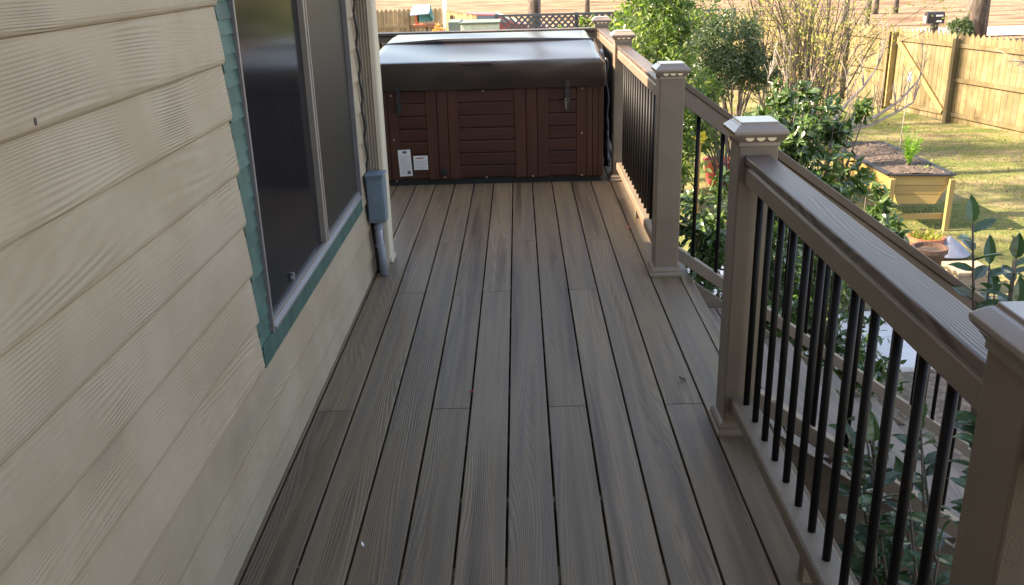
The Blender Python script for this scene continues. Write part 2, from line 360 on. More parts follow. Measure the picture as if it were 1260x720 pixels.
# small litter on the boards
def litter(name, x, y, L, W, mat, label, cat, rot):
    b = MB(); d = Vector((math.cos(rot), math.sin(rot), .15)); b.leaf((x, y, .004), d, Vector((0, 0, 1)), L, W, .5, -.1)
    o = b.build(name, mat); tag(o, label, cat)
    md = o.modifiers.new('thick', 'SOLIDIFY'); md.thickness = .0012
M['petal'] = plain('red petal', (.30, .02, .02), .5); M['dryleaf'] = plain('dry leaf', (.07, .05, .04), .7)
litter('petal', -.222, 3.15, .022, .014, M['petal'], 'small dark red petal on a deck board joint', 'petal', .3)
litter('dry_leaf', .622, 3.21, .035, .022, M['dryleaf'], 'small curled dark dry leaf on the deck near the railing post', 'leaf', 2.5)
litter('feather', -.474, 2.18, .022, .008, M['white'], 'tiny white feather on a deck board near the wall', 'feather', 2.0)
litter('dry_leaf', .64, 5.35, .03, .022, M['terra'], 'small tan dry leaf beside the sunlit bottom rail', 'leaf', 1.2)

mb = MB()
for k in range(150):
    if R.random() < .5: x = X0+R.randint(-5, 5)*P+R.uniform(-.008, .008); L_ = R.uniform(.003, .008)
    else: x = R.uniform(-.76, .62); L_ = R.uniform(.003, .007)
    y = R.uniform(1.6, 6.4); a_ = R.uniform(0, PI); mb.leaf4((x, y, .002), Vector((math.cos(a_), math.sin(a_), .1)), Vector((0, 0, 1)), L_, L_*.5, R.random())
tag(mb.build('debris', leafmat('dust crumb', [(.30, .25, .2), (.05, .035, .03), (.42, .38, .33)], .8, 0, .2)), 'tiny crumbs of dirt and leaf bits on the deck boards', 'debris', kind='stuff')
# ------------------------------------------------------------------ railing posts
PX = .737
def make_post(x, y, zt, zb, label, scale=1.0, lights=True, group='railing posts'):
    t = thing('railing_post', label, 'post', (x, y, zb), group)
    h = .061; mb = MB(); mb.box(x-h, x+h, y-h, y+h, zb, zt-.045); mb.build('sleeve', M['vinyl'], t, bevel=.005)
    mb = MB()
    def ring(a, z): return [(x-a, y-a, z), (x+a, y-a, z), (x+a, y+a, z), (x-a, y+a, z)]
    def stack(lv):
        vs = []; 
        for a, z in lv: vs += ring(a, z)
        n = len(lv); fs = [(3, 2, 1, 0), tuple(4*(n-1)+i for i in range(4))]
        for i in range(n-1):
            for k in range(4): fs.append((4*i+k, 4*i+(k+1) % 4, 4*i+4+(k+1) % 4, 4*i+4+k))
        return vs, fs
    v, f = stack([(.064, zt-.075), (.064, zt-.062), (.072, zt-.050), (.081, zt-.040), (.084, zt-.034), (.084, zt-.026), (.066, zt-.010), (.060, zt-.008), (.058, zt), ])
    mb.add(v, f); cap = mb.build('cap', M['capv'], t, bevel=.002)
    if lights:  # cream half discs paint the gold-lit openings under the cap, no emission
        mb = MB()
        for k in (-1, 0, 1):
            for (dx, dy) in ((0, -1),):
                n = 7; pr = []
                for i in range(n): 
                    a = PI + PI*i/(n-1); pr.append((math.cos(a)*.014, math.sin(a)*.011))
                c = k*.034
                if dy: vs = [(x+c+p, y-.0765, zt-.045+q) for p, q in pr] + [(x+c+p, y-.060, zt-.045+q) for p, q in pr]
                else: vs = [(x-.0765, y+c+p, zt-.045+q) for p, q in pr] + [(x-.060, y+c+p, zt-.045+q) for p, q in pr]
                fs = [tuple(range(n)), tuple(range(2*n-1, n-1, -1))] + [(i, i+1, n+i+1, n+i) for i in range(n-1)] + [(n-1, 0, n, 2*n-1)]
                mb.add(vs, fs)
        mb.build('lit_scallop', M['scallop'], cap)
    mb = MB(); v, f = stack([(.083, zb), (.083, zb+.014), (.076, zb+.022), (.076, zb+.034), (.070, zb+.044), (.0615, zb+.05)]); mb.add(v, f)
    mb.build('base_trim', M['vinyl'], t, bevel=.002)
    return t
make_post(PX, 8.42, 1.07, 0, 'sunlit tan railing post at the far right corner behind the hot tub')
make_post(PX, 6.68, 1.075, 0, 'taupe railing post just right of the hot tub front corner')
make_post(PX, 4.53, 1.078, 0, 'taupe railing post at the far side of the stair opening')
make_post(PX, 2.86, 1.078, 0, 'taupe railing post with pale square cap at the near side of the stair opening')
make_post(PX, 1.165, 1.088, 0, 'large dark taupe railing post cut by the right edge of the frame')
make_post(-2.45, 8.42, 1.07, 0, 'railing post at the left end of the back railing')

BS = .12
bal_me = {}
def baluster(parent, x, y, z0, z1):
    key = round(z1-z0, 3)
    if key not in bal_me:
        b = MB(); b.tube([(0, 0, 0), (0, 0, z1-z0)], .0105, 14); o = b.build('baluster', M['black'], None, smooth=False)
        bal_me[key] = o.data; o.data.polygons.foreach_set('use_smooth', [len(p.vertices) == 4 for p in o.data.polygons])
        C.objects.unlink(o); bpy.data.objects.remove(o)
    o = bpy.data.objects.new('baluster', bal_me[key]); C.objects.link(o); o.parent = parent
    o.location = Vector((x, y, z0)) - Vector(parent.location)
def profile_rail(cx, z0, z1, w, groove=.006):
    h = z1-z0; return [(cx-w/2, z0), (cx+w/2, z0), (cx+w/2, z1-.012), (cx+w/2-groove, z1-.006), (cx+w/2-groove, z1), (cx-w/2+groove, z1), (cx-w/2+groove, z1-.006), (cx-w/2, z1-.012)]
def rail_y(y0, y1, label, ys=None):
    t = thing('railing', label, 'railing', (PX, (y0+y1)/2, 0), 'deck railing sections')
    a, b = y0+.0615, y1-.0615
    mb = MB(); mb.box(PX-.045, PX+.037, a, b, .952, .977, R.random()); mb.build('cap_board', M['cap'], t, bevel=.004)
    mb = MB(); mb.prism(profile_rail(PX-.004, .890, .9515, .074), a, b); mb.build('top_rail', M['vinyl'], t, bevel=.002)
    mb = MB(); mb.prism([(PX-.034, .085), (PX+.034, .085), (PX+.040, .10), (PX+.040, .135), (PX+.034, .143), (PX-.034, .143), (PX-.040, .135), (PX-.040, .10)], a, b)
    mb.build('bottom_rail', M['vinyl'], t, bevel=.002)
    mb = MB(); m_ = (a+b)/2; mb.box(PX-.02, PX+.02, m_-.02, m_+.02, 0, .0845); mb.build('support_block', M['vinyl'], t)
    if ys is None:
        n = int((b-a)/BS); s = (b-a-(n-1)*BS)/2; ys = [a+s+i*BS for i in range(n)]
    for y in ys: baluster(t, PX, y, .143, .8905)
    return t
rail_y(1.165, 2.86, 'near level deck railing with wood grained cap and black balusters between the two nearest posts', [2.74-.12*i for i in range(13)])
rail_y(4.53, 6.68, 'level deck railing with sunlit tan cap between hot tub and stair opening')
rail_y(6.68, 8.42, 'far deck railing section alongside the right side of the hot tub')
rail_y(-1.0, 1.165, 'deck railing section on the viewer side of the nearest post')
# back railing along X
t = thing('railing', 'sunlit orange tan back railing behind the hot tub', 'railing', (-.85, 8.42, 0), 'deck railing sections')
a, b = -2.45+.0615, PX-.0615
mb = MB(); mb.box(a, b, 8.42-.062, 8.42+.062, .952, .977, .4); mb.build('cap_board', M['cap_x'], t, bevel=.004)
mb = MB(); mb.prism(profile_rail(8.42, .890, .9515, .082), a, b, 'X'); mb.build('top_rail', M['vinyl'], t)
mb = MB(); mb.prism([(8.38, .085), (8.46, .085), (8.46, .143), (8.38, .143)], a, b, 'X'); mb.build('bottom_rail', M['vinyl'], t)
for i in range(25): baluster(t, a+.07+i*.12, 8.42, .143, .8905)

# ------------------------------------------------------------------ stairs and stair railings
SHADE_Y = -.1  # front edge of the unseen roof added to shade the near deck
SL = .718; XS = .8
RUN = .2507; RISE = .18
st = thing('stairs', 'composite steps going down to the right through the railing opening', 'stairs', (.87, 3.7, -1.6))
NS = 8
for i in range(NS-1):
    z = -RISE*(i+1); x0 = .868+RUN*i
    mb = MB(); mb.box(x0+.002, x0+RUN*.5+.006, 2.93, 4.46, z-.025, z, R.random()); mb.box(x0+RUN*.5+.012, x0+RUN+.022, 2.93, 4.46, z-.025, z, R.random())
    mb.build('tread', M['treadm'] if 'treadm' in M else M.setdefault('treadm', wood('stair tread composite', [(.17, .135, .11), (.25, .20, .16), (.28, .225, .18)], 'Y', 'X', .035, 34, 5, 13, .3, .4, .001, .55, .6, 1)), st, bevel=.003)
for i in range(NS):
    z = -RISE*i; x0 = .868+RUN*i
    mb = MB(); mb.box(x0-.018, x0-.001, 2.935, 4.455, z-RISE+.001, z-.0265, .2); mb.build('riser', M['stringer'], st)
for y in (2.875, 4.475):
    mb = MB(); x1 = .868+RUN*(NS-1)+.02
    pr = [(.84, -.03), (.87, -.03), (x1+.05, -.03-SL*(x1-.82)), (x1+.05, -1.62), (x1-.25, -1.62), (.84, -.36)]
    mb.prism([(p, q) for p, q in pr], y, y+.04, 'Y'); mb.build('stringer', M['stringer'], st)
XE = .868+RUN*(NS-1)+.0
zg = -1.6
def stair_rail(y, label):
    t = thing('stair_railing', label, 'railing', (1.8, y, -.6), 'stair railings')
    xa, xb = PX+.0615, XE-.06
    def z_at(x, z): return z - SL*(x-XS)
    def slab(x0, x1, w, z0, z1, zz, mat, name, bev=.003):
        mb = MB(); mb.hexa([(x0, y-w, z_at(x0, z0)), (x1, y-w, z_at(x1, z0)), (x1, y+w, z_at(x1, z0)), (x0, y+w, z_at(x0, z0))],
                           [(x0, y-w, z_at(x0, z1)), (x1, y-w, z_at(x1, z1)), (x1, y+w, z_at(x1, z1)), (x0, y+w, z_at(x0, z1))], R.random())
        mb.build(name, mat, t, bevel=bev)
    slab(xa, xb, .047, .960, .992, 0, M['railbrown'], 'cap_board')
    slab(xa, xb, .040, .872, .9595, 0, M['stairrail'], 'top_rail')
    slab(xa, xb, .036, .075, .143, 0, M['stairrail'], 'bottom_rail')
    x = xa+.085
    while x < xb-.04:
        baluster(t, x, y, z_at(x, .143)-.012, z_at(x, .143)-.012+.755); x += .125
    return t
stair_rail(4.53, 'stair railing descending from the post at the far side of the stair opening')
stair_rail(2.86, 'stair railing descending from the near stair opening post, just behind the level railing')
make_post(XE, 4.53, 1.0-SL*(XE-XS), zg, 'lower stair post at the foot of the far stair railing')
make_post(XE, 2.86, 1.0-SL*(XE-XS), zg, 'lower stair post at the foot of the near stair railing')

# ------------------------------------------------------------------ house
house = thing('house', 'cream lap sided house wall with teal trimmed window on the left', 'house', (-.8, 2, -1.6))
E_ = .153; WB = -.80
wy0, wy1, wz0, wz1 = 2.535, 4.42, .40, 2.06       # opening incl. trim
mb = MB()
zs = [.397+E_*n for n in range(-3, 16)]
for z0 in zs:
    z1 = z0+E_
    def lap(a, b):
        y = a; cuts = [a]
        L0 = R.uniform(2.5, 4.5)
        pf = [(WB-.012, z0), (WB-.005, z0+.0035), (WB-.0015, z0+.009), (WB, z0+.018), (WB-.0125, z1+.012), (WB-.024, z1+.012), (WB-.024, z0)]
        mb.prism([(p, q) for p, q in pf], a, b, 'Y', R.random())
    # bottom edge proud, top tucked under next lap
    if z1 <= wz0+.08 or z0 >= wz1: lap(-3.0, 4.72) if not (wz0 < z1-.02 and z0 < wz0) else lap(-3.0, 4.72)
    else:
        lap(-3.0, wy0); lap(wy1+.002, 4.72)
mb.build('siding', M['siding'], house)
M['chip'] = plain('dark chipped siding spot', (.06, .05, .04), .8)
for cy, cz, r_ in ((1.50, 1.335, .005),):
    n = 8; mb = MB(); vs = [(WB+.0012-.0005*(cz > 9), cy+r_*.7*math.cos(2*PI*k/n)*(1+.2*(k % 3)), cz+r_*1.3*math.sin(2*PI*k/n)) for k in range(n)]
    vs2 = [(WB-.012, v[1], v[2]) for v in vs]
    mb.add(vs+vs2, [tuple(range(n)), tuple(range(2*n-1, n-1, -1))]+[(k, n+k, n+(k+1) % n, (k+1) % n) for k in range(n)]); mb.build('chipped_spot', M['chip'], house)
mb = MB()  # wall core, sheathing set back with a real opening for the window
mb.box(-1.0, WB-.031, -3.0, wy0+.06, -.3, 2.62); mb.box(-1.0, WB-.031, wy1-.02, 4.74, -.3, 2.62)
mb.box(-1.0, WB-.031, wy0+.06, wy1-.02, -.3, wz0+.04); mb.box(-1.0, WB-.031, wy0+.06, wy1-.02, wz1-.06, 2.62)
mb.build('wall', M['cream'], house)
mb = MB(); mb.box(-9, -1.001, -3.0, 4.74, -1.7, 2.62); mb.box(-1.0, -.84, -3, 4.74, -1.7, -.302); mb.build('wall', M['siding'], house)
mb = MB()
mb.box(WB-.017, WB+.006, 4.76-.0, 4.86, -.2, 2.6); mb.box(-.96, WB-.018, 4.80, 4.86, -.2, 2.6)
mb.build('corner_board', M['cream'], house, bevel=.006)
# roof
RP = .42
mb = MB(); ex = -.30
mb.add([(ex, -3.5, 2.55), (ex, 4.97, 2.55), (-4.9, 4.97, 2.55+RP*4.6), (-4.9, -3.5, 2.55+RP*4.6), (-9.5, 4.97, 2.55), (-9.5, -3.5, 2.55),
        (ex, -3.5, 2.70), (ex, 4.97, 2.70), (-4.9, 4.97, 2.70+RP*4.6), (-4.9, -3.5, 2.70+RP*4.6), (-9.5, 4.97, 2.70), (-9.5, -3.5, 2.70)],
       [(0, 1, 2, 3), (3, 2, 4, 5), (9, 8, 7, 6), (11, 10, 8, 9), (0, 6, 7, 1), (1, 7, 8, 2), (2, 8, 10, 4), (0, 3, 9, 6), (3, 5, 11, 9), (4, 10, 11, 5)])
mb.build('roof', M['shingle'], house)
mb = MB(); mb.add([(-.82, 4.735, 2.6), (-9, 4.735, 2.6), (-4.9, 4.735, 2.55+RP*4.6)], [(0, 1, 2)]); mb.add([(-.82, -2.99, 2.6), (-9, -2.99, 2.6), (-4.9, -2.99, 2.55+RP*4.6)], [(0, 2, 1)])
mb.build('gable', M['siding'], house)
# unseen roof and wall on the viewer's side, added to darken the near deck
mb = MB(); mb.box(-.80, 1.9, -3.4, SHADE_Y, 2.35, 2.47); mb.build('shade_roof', M['shingle'], house)
mb = MB(); mb.box(-.795, .70, -2.32, -2.2, 0.002, 2.345); mb.build('shade_wall', M['cream'], house)
# set back wing beyond the corner
mb = MB(); mb.box(-9, -3.45, 4.76, 9.0, -1.7, 2.6); mb.build('wing_wall', M['siding'], house)
mb = MB(); mb.add([(-3.02, 4.98, 2.60), (-3.02, 9.3, 2.60), (-9.2, 9.3, 4.4), (-9.2, 4.98, 4.4), (-3.02, 4.98, 2.72), (-3.02, 9.3, 2.72), (-9.2, 9.3, 4.52), (-9.2, 4.98, 4.52)],
  [(0, 1, 2, 3), (7, 6, 5, 4), (0, 4, 5, 1), (1, 5, 6, 2), (2, 6, 7, 3), (3, 7, 4, 0)]); mb.build('wing_roof', M['shingle'], house)
# window
win = bpy.data.objects.new('window', None); C.objects.link(win); win.parent = house; win.location = (0, 1.5, 1.6)
class _P: pass
def wbuild(mb, name, mat, bevel=0, smooth=False):
    o = mb.build(name, mat, None, smooth, bevel); o.parent = win
    off = Vector(house.location) + Vector(win.location)
    for v in o.data.vertices: v.co -= off
    return o
mb = MB(); z = wz0
gy = .125
yl = wy0+.001
zc = wz0+.01; i = 0
while zc < wz1:                                                      # ribbed teal side trim
    h = .047+.006*math.sin(i*2.3); d = .006
    mb.add([(WB-.005, yl, zc), (WB-.012, yl, zc+h), (WB-.005, yl+gy, zc), (WB-.012, yl+gy, zc+h), (WB-.030, yl, zc), (WB-.030, yl, zc+h), (WB-.030, yl+gy, zc), (WB-.030, yl+gy, zc+h)],
           [(0, 2, 3, 1), (0, 1, 5, 4), (2, 6, 7, 3), (4, 6, 2, 0), (1, 3, 7, 5)], i*.37 % 1)
    zc += h-.0005; i += 1
wbuild(mb, 'side_trim', M['teal'])
mb = MB(); mb.box(WB-.030, WB-.0005, wy0+.012, wy1+.0015, wz0, wz0+.072); wbuild(mb, 'bottom_trim', M['teal'], .004)
fy0, fy1, fz0, fz1 = yl+gy, wy1, wz0+.072, 2.0
mb = MB()
mb.box(WB-.05, WB+.004, fy0, fy0+.012, fz0, fz1); mb.box(WB-.05, WB+.003, fy1-.012, fy1, fz0, fz1)
mb.prism([(WB-.05, fz0+.0005), (WB+.006, fz0+.0005), (WB+.006, fz0+.012), (WB-.006, fz0+.018), (WB-.006, fz0+.034), (WB-.05, fz0+.036)], fy0+.022, fy1-.025)
mb.box(WB-.05, WB+.008, fy0+.022, fy1-.025, fz1-.03, fz1)
wbuild(mb, 'frame', M['alu'], .002)
ym = 3.545
mb = MB(); mb.box(WB-.045, WB+.004, ym-.022, ym+.016, fz0+.036, fz1-.03); mb.box(WB-.03, WB+.009, ym-.002, ym+.010, fz0+.036, fz1-.03); wbuild(mb, 'mullion', plain('beige mullion', (.22, .19, .165), .45), .002)
mb = MB(); mb.box(WB-.024, WB-.018, fy0+.02, ym-.02, fz0+.03, fz1-.02); wbuild(mb, 'left_pane', M['glass'])
mb = MB(); mb.box(WB-.026, WB-.020, ym+.014, fy1-.01, fz0+.03, fz1-.02); wbuild(mb, 'right_pane', M['screen'])
mb = MB(); mb.box(WB-.0175, WB-.008, 2.99, 3.03, fz0+.065, fz0+.075); mb.box(WB-.0175, WB-.004, 3.0, 3.012, fz0+.055, fz0+.085); wbuild(mb, 'latch', M['alu'], .002)
# downspout: flat pipe with ribs between siding and corner
ds = thing('downspout', 'ribbed tan downspout running down the wall beside the house corner', 'downspout', (-.78, 4.8, 0))
mb = MB()
prof = []
x0, x1, y0, y1 = WB-.014, WB+.058, 4.655, 4.75
pr = [(x0, y1), (x0, y0)]
for i in range(5):
    xa = x0+(x1-x0)*(i+.3)/5; xb = x0+(x1-x0)*(i+.7)/5
    pr += [(xa-.004, y0), (xa, y0+.006), (xb, y0+.006), (xb+.004, y0)]
pr += [(x1, y0), (x1+.004, y0+.004)]
for i in range(4):
    ya = y0+(y1-y0)*(i+.35)/4; yb = y0+(y1-y0)*(i+.75)/4
    pr += [(x1+.004, ya-.003), (x1-.001, ya), (x1-.001, yb), (x1+.004, yb+.003)]
pr += [(x1+.004, y1)]
vs = [(p, q, .004) for p, q in pr] + [(p, q, 2.5) for p, q in pr]; n = len(pr)
mb.add(vs, [(i, (i+1) % n, n+(i+1) % n, n+i) for i in range(n)] + [tuple(range(n)), tuple(range(2*n-1, n-1, -1))])
mb.build('pipe', M['gutter'], ds)
cp = thing('corner_column', 'smooth cream corner post of the house wall', 'column', (-.77, 4.85, 0))
mb = MB(); mb.prism([(-.786, 4.80), (-.752, 4.79), (-.735, 4.80), (-.728, 4.82), (-.728, 4.88), (-.745, 4.90), (-.80, 4.90), (-.80, 4.865), (-.786, 4.865)], 0.002, 2.54, 'Z')
mb.build('column_shaft', M['cream'], cp, bevel=.005, seg=3)
mb = MB(); mb.prism([(-.785, 4.786), (-.730, 4.786), (-.722, 4.80), (-.722, 4.90), (-.785, 4.915)], .0025, .03, 'Z'); mb.build('column_foot', M['cream'], cp, bevel=.004)
# cable loops along siding
mb = MB(); pts = []
for i in range(60):
    z = 2.5-i*.034; pts.append((WB+.010+.007*math.sin(z*2*PI/E_), 4.60+.006*math.sin(z*3), z))
mb.tube(pts, .0065, 7); tag(mb.build('cable', M['cable'], smooth=True), 'thin black cable running down the siding into the blue grey box', 'cable')
eb = thing('electrical_box', 'blue grey electrical box on the wall by the house corner', 'electrical box', (-.76, 4.6, .42))
mb = MB(); mb.hexa([(WB+.002, 4.54, .30), (WB+.092, 4.545, .30), (WB+.092, 4.645, .30), (WB+.002, 4.645, .30)],
                   [(WB+.002, 4.53, .548), (WB+.092, 4.53, .548), (WB+.092, 4.645, .548), (WB+.002, 4.645, .548)]); mb.build('housing', M['box'], eb, bevel=.004)
mb = MB(); mb.box(WB+.010, WB+.086, 4.5225, 4.5285, .322, .530); mb.build('cover_plate', M['box'], eb, bevel=.002)
mb = MB(); mb.box(WB+.001, WB+.098, 4.522, 4.65, .5485, .556); mb.build('lid', M['box'], eb, bevel=.002)
cd = thing('conduit', 'pair of grey conduits dropping from the electrical box to the deck', 'conduit', (-.76, 4.6, 0))
mb = MB(); mb.tube([(WB+.045, 4.585, .30), (WB+.045, 4.585, .2), (WB+.052, 4.58, .12), (WB+.055, 4.575, .004)], .021, 12); mb.build('pipe', M['conduit'], cd, smooth=True)
mb = MB(); mb.tube([(WB+.012, 4.62, .30), (WB+.012, 4.62, .2), (WB+.020, 4.62, .1), (WB+.022, 4.62, .004)], .012, 10); mb.build('pipe', M['cable'], cd, smooth=True)
for z in (.16, .26):
    mb = MB(); mb.tube([(WB+.045, 4.585, z), (WB+.045, 4.585, z+.015)], .0245, 12); mb.build('clamp', M['conduit'], cd)

# ------------------------------------------------------------------ hot tub
TY = 6.63; cx = -.242
tub = thing('hot_tub', 'red brown slatted hot tub with dark vinyl cover at the deck end', 'hot tub', (cx, 7.4, 0))
XL, XR, TB = -1.087, .603, 8.18
mb = MB(); mb.box(XL+.02, XR-.02, TY+.025, TB-.025, .0, .045); mb.build('plinth', M['plinth'], tub)
mb = MB(); mb.box(XL+.012, XR-.012, TY+.016, TB-.012, .045, .74); mb.build('cabinet_body', M['tubwood'], tub)
def slats(x0, x1):
    mb = MB(); n = 7; h = (.695-.048)/n
    for i in range(n): 
        za = .048+i*h; mb.prism([(TY+.004, za+.002), (TY-.001, za+.008), (TY-.001, za+h-.007), (TY+.004, za+h-.001), (TY+.015, za+h-.001), (TY+.015, za+.002)], x0, x1, 'X', R.random())
    mb.build('slat_panel', M['tubwood'], tub)
def column(x0, x1, flutes, mat='tubwood_v'):
    mb = MB(); w = (x1-x0)/flutes
    for i in range(flutes): mb.box(x0+i*w+.002, x0+(i+1)*w-.002, TY-.004, TY+.0155, .045, .70, R.random())
    mb.build('column', M[mat], tub, bevel=.004)
slats(-.449, -.046); slats(.203, .404); slats(-.888, -.687)
column(-.046, .203, 3); column(-.687, -.449, 3)
column(.404, .481, 1); column(-.965, -.888, 1)
def corner(x0, x1):
    mb = MB(); w = (x1-x0)/3
    for i in range(3): mb.box(x0+i*w+.0015, x0+(i+1)*w-.0015, TY-.006 + (.008 if (i == 2 and x0 > 0) or (i == 0 and x0 < 0) else 0), TY+.015, .045, .705, R.random())
    xs_ = XR if x0 > 0 else XL; s = 1 if x0 > 0 else -1
    for i in range(3): 
        a = xs_-s*.0115; b2 = xs_+s*.002; mb.box(min(a, b2), max(a, b2), TY+.02+i*.04, TY+.056+i*.04, .045, .705, R.random())
    mb.build('corner_column', M['tubwood_v'], tub, bevel=.004)
corner(.481, .603); corner(XL, -.965)
for s, x in ((1, XR), (-1, XL)):
    mb = MB(); n = 7; h = (.695-.048)/n
    for i in range(n): za = .048+i*h; mb.box(min(x, x-s*.0115), max(x, x-s*.0115), TY+.15, TB-.15, za+.002, za+h-.004, R.random())
    mb.build('slat_panel', M['tubwood'], tub)
for x, z in [(.446, .683), (.446, .365), (.446, .052), (-.93, .665), (-.93, .345), (-.93, .04), (-.267, .683), (-.26, .054), (.084, .052), (-.57, .06)]:
    mb = MB(); n = 10
    vs = [(x+.0075*math.cos(2*PI*k/n), TY-.0045, z+.0075*math.sin(2*PI*k/n)) for k in range(n)] + [(x+.005*math.cos(2*PI*k/n), TY-.009, z+.005*math.sin(2*PI*k/n)) for k in range(n)]
    mb.add(vs, [tuple(range(n, 2*n))] + [(k, (k+1) % n, n+(k+1) % n, n+k) for k in range(n)]); mb.build('screw', M['steel'], tub)
mb = MB(); vs = []; n = 14
for r_, yy in ((.028, TY-.0045), (.028, TY-.014), (.016, TY-.016), (.014, TY-.03)):
    vs += [(-.572+r_*math.cos(2*PI*k/n), yy, .10+r_*math.sin(2*PI*k/n)) for k in range(n)]
mb.add(vs, [(i*n+k, i*n+(k+1) % n, (i+1)*n+(k+1) % n, (i+1)*n+k) for i in range(3) for k in range(n)] + [tuple(3*n+k for k in range(n))]); mb.build('drain_valve', M['plinth'], tub)
# stickers with print
def sticker(x0, x1, z0, z1, tilt, kind):
    s = MB(); yy = TY-.0062
    def q(b, a, c, d, e, y):  # rect
        cxm, czm = (x0+x1)/2, (z0+z1)/2
        pts = []
        for px, pz in ((a, d), (c, d), (c, e), (a, e)):
            dx, dz = px-cxm, pz-czm; pts.append((cxm+dx*math.cos(tilt)-dz*math.sin(tilt), y, czm+dx*math.sin(tilt)+dz*math.cos(tilt)))
        b.add(pts + [(p[0], y+.001, p[2]) for p in pts], [(0, 1, 2, 3), (0, 3, 7, 4), (1, 5, 6, 2), (0, 4, 5, 1), (3, 2, 6, 7)])
    q(s, x0, x1, z0, z1, yy); lab = s.build('label_sticker', M['paper'], tub)
    ink = MB(); y2 = yy-.0012; w = x1-x0; h = z1-z0
    g2 = MB(); rd = MB()
    if kind == 0:
        n = 16; c0 = ((x0+x1)/2, z1-.018); pts = [(c0[0]+.018*math.cos(2*PI*k/n), y2, c0[1]+.010*math.sin(2*PI*k/n)) for k in range(n)]
        ink.add(pts, [tuple(range(n))])
        for k in range(9): q(g2, x0+.012, x1-.012-.014*(k % 3 == 2), z1-.050-k*.0125, z1-.0475-k*.0125, y2)
        seal = MB(); q(seal, x1-.036, x1-.012, z0+.014, z0+.040, y2); seal.build('seal_print', M['ink'], lab)
        q(g2, x0+.012, x0+.045, z0+.018, z0+.022, y2); q(g2, x0+.012, x0+.045, z0+.030, z0+.034, y2)
        q(g2, x0+.010, x1-.010, z0+.086, z0+.0875, y2)
    else:
        q(rd, x0+.014, x1-.030, z1-.022, z1-.013, y2)
        for k in range(6): q(g2, x0+.010, x1-.010-.02*(k % 2), z1-.040-k*.012, z1-.0375-k*.012, y2)
    if ink.v: ink.build('logo_print', M['ink'], lab_parent(lab))
    if rd.v: rd.build('heading_print', M['ink2'], lab_parent(lab))
    g2.build('text_print', M['inkgrey'], lab_parent(lab))
def lab_parent(l): return l
sticker(-.905, -.812, .075, .272, .035, 0); sticker(-.795, -.690, .12, .225, 0.0, 1)
# cover: two foam halves with skirt, tapered to the hinge
def pillow(name, y0, y1, zf, zb, skirt, mat):
    x0, x1 = XL-.012, XR+.010; nx_, ny_ = 40, 16; b = MB()
    top = []
    for j in range(ny_+1):
        for i in range(nx_+1):
            u, v = i/nx_, j/ny_; x = x0+(x1-x0)*u; y = y0+(y1-y0)*v
            z = zf+(zb-zf)*v + .006*math.sin(u*9+v*3)*math.sin(v*PI) - .010*math.exp(-((u-.5)/.25)**2)*math.sin(v*PI)
            rx = min(u, 1-u)*(x1-x0); e = 0
            if rx < .05: e = .035*(1-rx/.05)**2
            b.v.append((x, y, z-e)); b.r.append(0)
    W = nx_+1
    for j in range(ny_):
        for i in range(nx_): b.f.append((j*W+i, j*W+i+1, (j+1)*W+i+1, (j+1)*W+i))
    per = [(i, 0) for i in range(nx_)] + [(nx_, j) for j in range(ny_)] + [(i, ny_) for i in range(nx_, 0, -1)] + [(0, j) for j in range(ny_, 0, -1)]
    base = len(b.v); Lv = 6
    for l in range(1, Lv+1):
        for (i, j) in per:
            x, y, z = b.v[j*W+i]; t_ = l/Lv; 
            out = .005*math.sin(t_*PI) + .0012*math.sin(i*.6+l*.5)+.002*math.sin(j*1.3)
            nxx = (-1 if i == 0 else (1 if i == nx_ else 0)); nyy = (-1 if j == 0 and y0 < 7 else (1 if j == ny_ and y1 > 8 else 0))
            zz = z+(skirt-z)*t_ + (.003*math.sin(i*1.1) if l == Lv else 0)
            b.v.append((x+nxx*out, y+nyy*out, zz)); b.r.append(0)
    n = len(per)
    def idx(l, k): return (per[k % n][1]*W+per[k % n][0]) if l == 0 else base+(l-1)*n+(k % n)
    for l in range(Lv):
        for k in range(n): b.f.append((idx(l, k), idx(l+1, k), idx(l+1, k+1), idx(l, k+1)))
    o = b.build(name, mat, tub, smooth=False)
    md = o.modifiers.new('bevel', 'BEVEL'); md.width = .007; md.segments = 3; md.limit_method = 'ANGLE'; md.angle_limit = .9
    o.data.polygons.foreach_set('use_smooth', [True]*len(o.data.polygons))
    return o
pillow('cover_front', TY-.03, 7.43, .893, .958, .70, M['cover'])
pillow('cover_back', 7.49, TB+.03, .958, .972, .70, M['cover'])
mb = MB(); mb.tube([(XL+.01, 7.46, .94), (-.6, 7.46, .966), (0, 7.46, .962), (XR-.01, 7.46, .942)], .022, 10); mb.build('cover_hinge', M['cover_b'], tub, smooth=True)
mb = MB(); mb.box(-.42, -.20, TY-.042, TY-.031, .868, .886); mb.build('handle_flap', M['cover'], tub, bevel=.003)
for x in (-.875, .340):
    mb = MB(); mb.box(x-.012, x+.012, TY-.044, TY-.038, .62, .745); mb.build('strap', M['cover_b'], tub)
    mb = MB(); mb.box(x-.018, x+.018, TY-.046, TY-.010, .555, .62); mb.box(x-.010, x+.010, TY-.052, TY-.046, .535, .60); mb.build('strap_buckle', M['plinth'], tub, bevel=.003)
